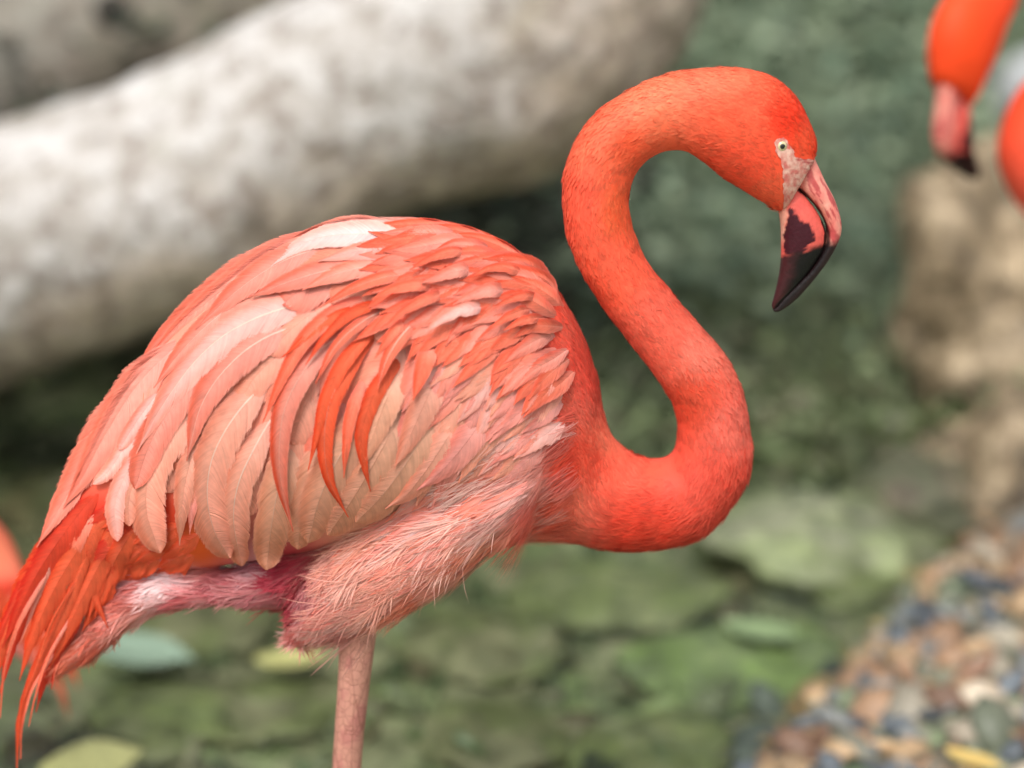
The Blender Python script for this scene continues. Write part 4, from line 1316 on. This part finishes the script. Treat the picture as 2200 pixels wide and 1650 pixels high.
def strips(P, N, T, L, Wd, lift, curl, colr, tipcol=None, segs=3, side_j=0.15):
    """many small tapering strips as one vertex / face array"""
    n = len(P)
    T = T - (T * N).sum(1)[:, None] * N
    T += rng.normal(0, side_j, (n, 3)); T -= (T * N).sum(1)[:, None] * N
    T /= np.maximum(np.linalg.norm(T, axis=1), 1e-9)[:, None]
    S = np.cross(N, T)
    bend = rng.normal(0, 0.14, n)[:, None]
    ss = np.linspace(0, 1, segs + 1)
    rows = []; cols = []
    for k, s in enumerate(ss):
        h = lift * math.sin(s * 1.9) - curl * s * s
        c = P + T * (L * s)[:, None] + N * (L * h)[:, None] + S * (L[:, None] * bend * s * s) - N * 0.0006 * (1 - s)
        w = Wd * (0.75 + 0.5 * s if s < 0.5 else 1.0) * (1 if k < segs else 0.12)
        rows += [c - S * w[:, None] / 2, c + S * w[:, None] / 2]
        f = 0.82 + 0.18 * s
        cc = colr * f if tipcol is None else colr * (1 - s) + tipcol * s
        cols += [cc, cc]
    V = np.stack(rows, 1).reshape(-1, 3); Cc = np.stack(cols, 1).reshape(-1, 3)
    m = 2 * (segs + 1)
    i = np.arange(n)[:, None] * m
    F = np.concatenate([i + [2 * k, 2 * k + 1, 2 * k + 3, 2 * k + 2] for k in range(segs)])
    return V, F, Cc


def variation(n, a=0.1):
    v = 1 + rng.normal(0, a, (n, 1))
    h = rng.normal(0, a * 0.6, (n, 1))
    return np.clip(v * np.concatenate([1 + 0 * h, 1 + h, 1 + h], 1), 0.5, 1.5)


P, N = sample(150000)
which, T = classify(P)
px, py = proj(P)
near = P[:, 1] < 0.0
skip = (near & (inpoly(px, py, FACE) | ((px - 1679) ** 2 + (py - 314) ** 2 < 19 ** 2))) | ((px > 1690) & (py > 400))
# neck, head and breast: short dense feathers
m = (which == 0) & ~skip
m |= (which == 1) & (px > 1215) & ~skip
P1, N1, T1, x1, y1 = P[m], N[m], T[m], px[m], py[m]
head = sstep(1480, 1640, x1) * (y1 < 480)
low = sstep(850, 1080, y1)
L = (0.0095 * (1 - head) + 0.0062 * head + 0.005 * low) * rng.uniform(0.7, 1.35, len(x1))
Wd = (0.0021 * (1 - head) + 0.0014 * head) * rng.uniform(0.7, 1.2, len(x1)) * (1 - 0.35 * low)
c = lit_pigment(x1, y1)
patchy = fbm(P1 * 55, 3, 4)[:, None]
c = c * (0.84 + 0.32 * patchy) * variation(len(c), 0.085)
tipc = np.minimum(c * [1.05, 1.40, 1.5], 0.97)
s1 = strips(P1, N1, T1, L, Wd, 0.085, 0.05, c * 0.98, tipc, 3, 0.14)
part('neck_plumage', s1[0], s1[1], M_PLUME, col=s1[2], kind='stuff')

# torso fringe outside the big feathers
m = (which == 1) & ~skip & (px <= 1230) & (px > 190) & ((N[:, 1] > -0.2) | (px > 1120)) & (rng.random(len(px)) < 0.5)
P1, N1, T1, x1, y1 = P[m], N[m], T[m], px[m], py[m]
c = lit_pigment(x1, y1) * variation(len(x1), 0.09)
s1 = strips(P1, N1, T1, 0.014 * rng.uniform(0.7, 1.3, len(x1)), 0.0032 * rng.uniform(0.7, 1.3, len(x1)), 0.06, 0.06, c, np.minimum(c * 1.1, 0.97), 3, 0.2)
part('body_plumage', s1[0], s1[1], M_PLUME, col=s1[2], kind='stuff')


# thigh and folded leg: long fine hair-like feathers gathered into tufts
def tufts(m, n_clump, Lm, Wm, name, converge=0.45, lift=0.12, dens=1, jd=0.16, x_end=640, whiten=1.0):
    P1, N1, T1 = P[m], N[m], T[m]
    if dens > 1:
        P1 = np.concatenate([P1] * dens) + rng.normal(0, 0.002, (len(P1) * dens, 3)); N1 = np.concatenate([N1] * dens); T1 = np.concatenate([T1] * dens)
    x1, y1 = proj(P1)
    ci = rng.choice(len(P1), n_clump, replace=False)
    cp = P1[ci]
    cj = rng.normal(0, jd, (n_clump, 3)); cl = rng.uniform(0.75, 1.35, n_clump); cc_ = variation(n_clump, 0.10); cw = rng.random(n_clump) ** 2 * 0.55
    k = np.concatenate([np.linalg.norm(P1[s:s + 4000, None] - cp[None], axis=2).argmin(1) for s in range(0, len(P1), 4000)])
    off = cp[k] - P1
    Tn = T1 + cj[k] + off / (Lm * 1.0) * converge * 1.6
    L = Lm * cl[k] * rng.uniform(0.75, 1.2, len(P1)) * (0.48 + 0.52 * sstep(x_end, x_end + 170, x1)) * (1 - 0.5 * sstep(1080, 1200, x1))
    c = lit_pigment(x1, y1) * cc_[k] * variation(len(P1), 0.07)
    wv = (cw[k] * rng.uniform(0.5, 1.3, len(k)) * whiten)[:, None]; c = c * (1 - wv) + lin((255, 220, 212)) * 0.9 * wv
    rim = np.linalg.norm(off, axis=1); rim = np.clip(rim / (np.percentile(rim, 90)), 0, 1)[:, None]
    tipc = np.minimum(c * [1.06, 1.22, 1.25], 0.97)
    s1 = strips(P1 - N1 * 0.0010 * rim, N1, Tn, L, np.full(len(P1), Wm) * rng.uniform(0.6, 1.3, len(P1)), lift, 0.05, c * (1.0 - 0.10 * rim), tipc, 5, 0.07)
    part(name, s1[0], s1[1], M_PLUME, col=s1[2], kind='stuff')


join = (which < 2) & (px > 1060) & (px < 1240) & (py > 880) & near
T[join] = T[join] * 0.35 + np.array([-0.8, 0, -0.5])
tufts(((which == 2) | join) & ~skip, 220, 0.044, 0.0007, 'thigh_plumage', 0.4, 0.035, dens=2, whiten=0.7, jd=0.12)
tufts((which == 3) & ~skip, 120, 0.028, 0.0008, 'folded_leg_plumage', 0.3, 0.045, dens=3, jd=0.1, x_end=120, whiten=0.5)

# ------------------------------------------------------------------ the bird behind, at the left edge (tail towards us)
SRC = [fl] + list(fl.children)


def copy_bird(label, loc, scale, flip, names):
    r_ = bpy.data.objects.new('flamingo', None)
    COL.objects.link(r_)
    r_.location = loc; r_.scale = (-scale if flip else scale, scale, scale)
    for ch in SRC[1:]:
        if ch.name.split('.')[0] not in names: continue
        c = ch.copy(); COL.objects.link(c); c.parent = r_
    return tag(r_, label, 'flamingo', None)


sc3 = 0.64; y3 = 0.42
wt = U(150, 1085) - ROOT
tg = U(80, 1262, y3)
loc3 = tg - np.array([-wt[0], wt[1], wt[2]]) * sc3
copy_bird('blurred orange red flamingo tail at the left edge, bird facing left out of frame', loc3, sc3, True, {'body', 'lower_bill', 'upper_bill', 'eye', 'face_skin', 'tail_feather', 'tail_covert', 'thigh_plumage', 'folded_leg_plumage', 'body_plumage', 'neck_plumage'})

# ------------------------------------------------------------------ the second flamingo, top right, head towards us
y2 = 0.74
hp = U(2062, 100, y2)
HC = U(1640, 290)
a2 = R(-135)
Rz = np.array([[math.cos(a2), -math.sin(a2), 0], [math.sin(a2), math.cos(a2), 0], [0, 0, 1]])
Rt = R(28)
Ry = np.array([[math.cos(Rt), 0, math.sin(Rt)], [0, 1, 0], [-math.sin(Rt), 0, math.cos(Rt)]])


def h2(V):
    return (V - HC) @ Ry.T @ Rz.T * 1.22 + hp


head_lo = loft(pairs_to_secs(NECK[20:]), 32, 6)
s2 = (y2 - CAM[1]) / CP / FPX * 1.02
hb = h2(U(1500, 250)[None])[0]
npts = [hb, U(2165, -45, y2 + 0.10), U(2250, -90, y2 + 0.12), U(2335, -40, y2 + 0.12), U(2370, 70, y2 + 0.10), U(2300, 170, y2 + 0.06), U(2245, 240, y2 + 0.03), U(2230, 320, y2 + 0.02), U(2285, 410, y2 + 0.03), U(2420, 440, y2 + 0.06), U(2560, 400, y2 + 0.1)]
neck2 = loft(tube_secs(npts, [0.027, 0.024, 0.024, 0.026, 0.029, 0.036, 0.044, 0.052, 0.056, 0.062, 0.08]), 24, 5)
tp = [U(2430, 420, y2 + 0.06), U(2560, 390, y2 + 0.1), U(2720, 380, y2 + 0.13), U(2900, 430, y2 + 0.16), U(3060, 540, y2 + 0.18), U(3150, 620, y2 + 0.2)]
tor2 = loft(tube_secs(tp, [0.06, 0.11, 0.135, 0.125, 0.08, 0.02]), 28, 6)
lp = U(2720, 500, y2 + 0.13)
legs2 = [loft(tube_secs([[lp[0] + dx, lp[1] + dy, lp[2]], [lp[0] + dx, lp[1] + dy, 0.36], [lp[0] + dx, lp[1] + dy, 0.33], [lp[0] + dx, lp[1] + dy, 0.0]], [0.02, 0.014, 0.015, 0.011]), 14, 4) for dx, dy in ((-0.03, -0.03), (0.04, 0.05))]
V2, F2 = remeshed(*merge([(h2(head_lo[0]), head_lo[1]), neck2, tor2] + legs2), 0.004, 5)
fl2 = bpy.data.objects.new('flamingo', None); COL.objects.link(fl2)
root2 = np.array([lp[0], lp[1], 0.0]); fl2.location = root2
hd = np.linalg.norm(V2 - hp, axis=1)
k = sstep(0.03, 0.30, hd)[:, None]
c2 = lin((245, 74, 26)) * 0.9 * (1 - k) + lin((238, 96, 78)) * 0.9 * k
c2 = c2 * (0.9 + 0.2 * fbm(V2 * 40, 3, 2)[:, None])
part('body', V2, F2, M_BODY, fl2, root=root2, col=c2, attrs={'leg': np.zeros(len(V2))})
part('lower_bill', h2(blv), blf, M_BILL, fl2, root=root2, col=blc)
part('upper_bill', h2(buv), buf, M_BILL, fl2, root=root2, col=buc)
part('eye', h2(EV * er + EP), EF, M_EYE, fl2, root=root2, col=ec)
part('face_skin', h2(fv), ff, M_SKIN, fl2, root=root2, col=fc * 0.9)
tag(fl2, 'blurred second flamingo at the top right, head lowered towards the viewer', 'flamingo')
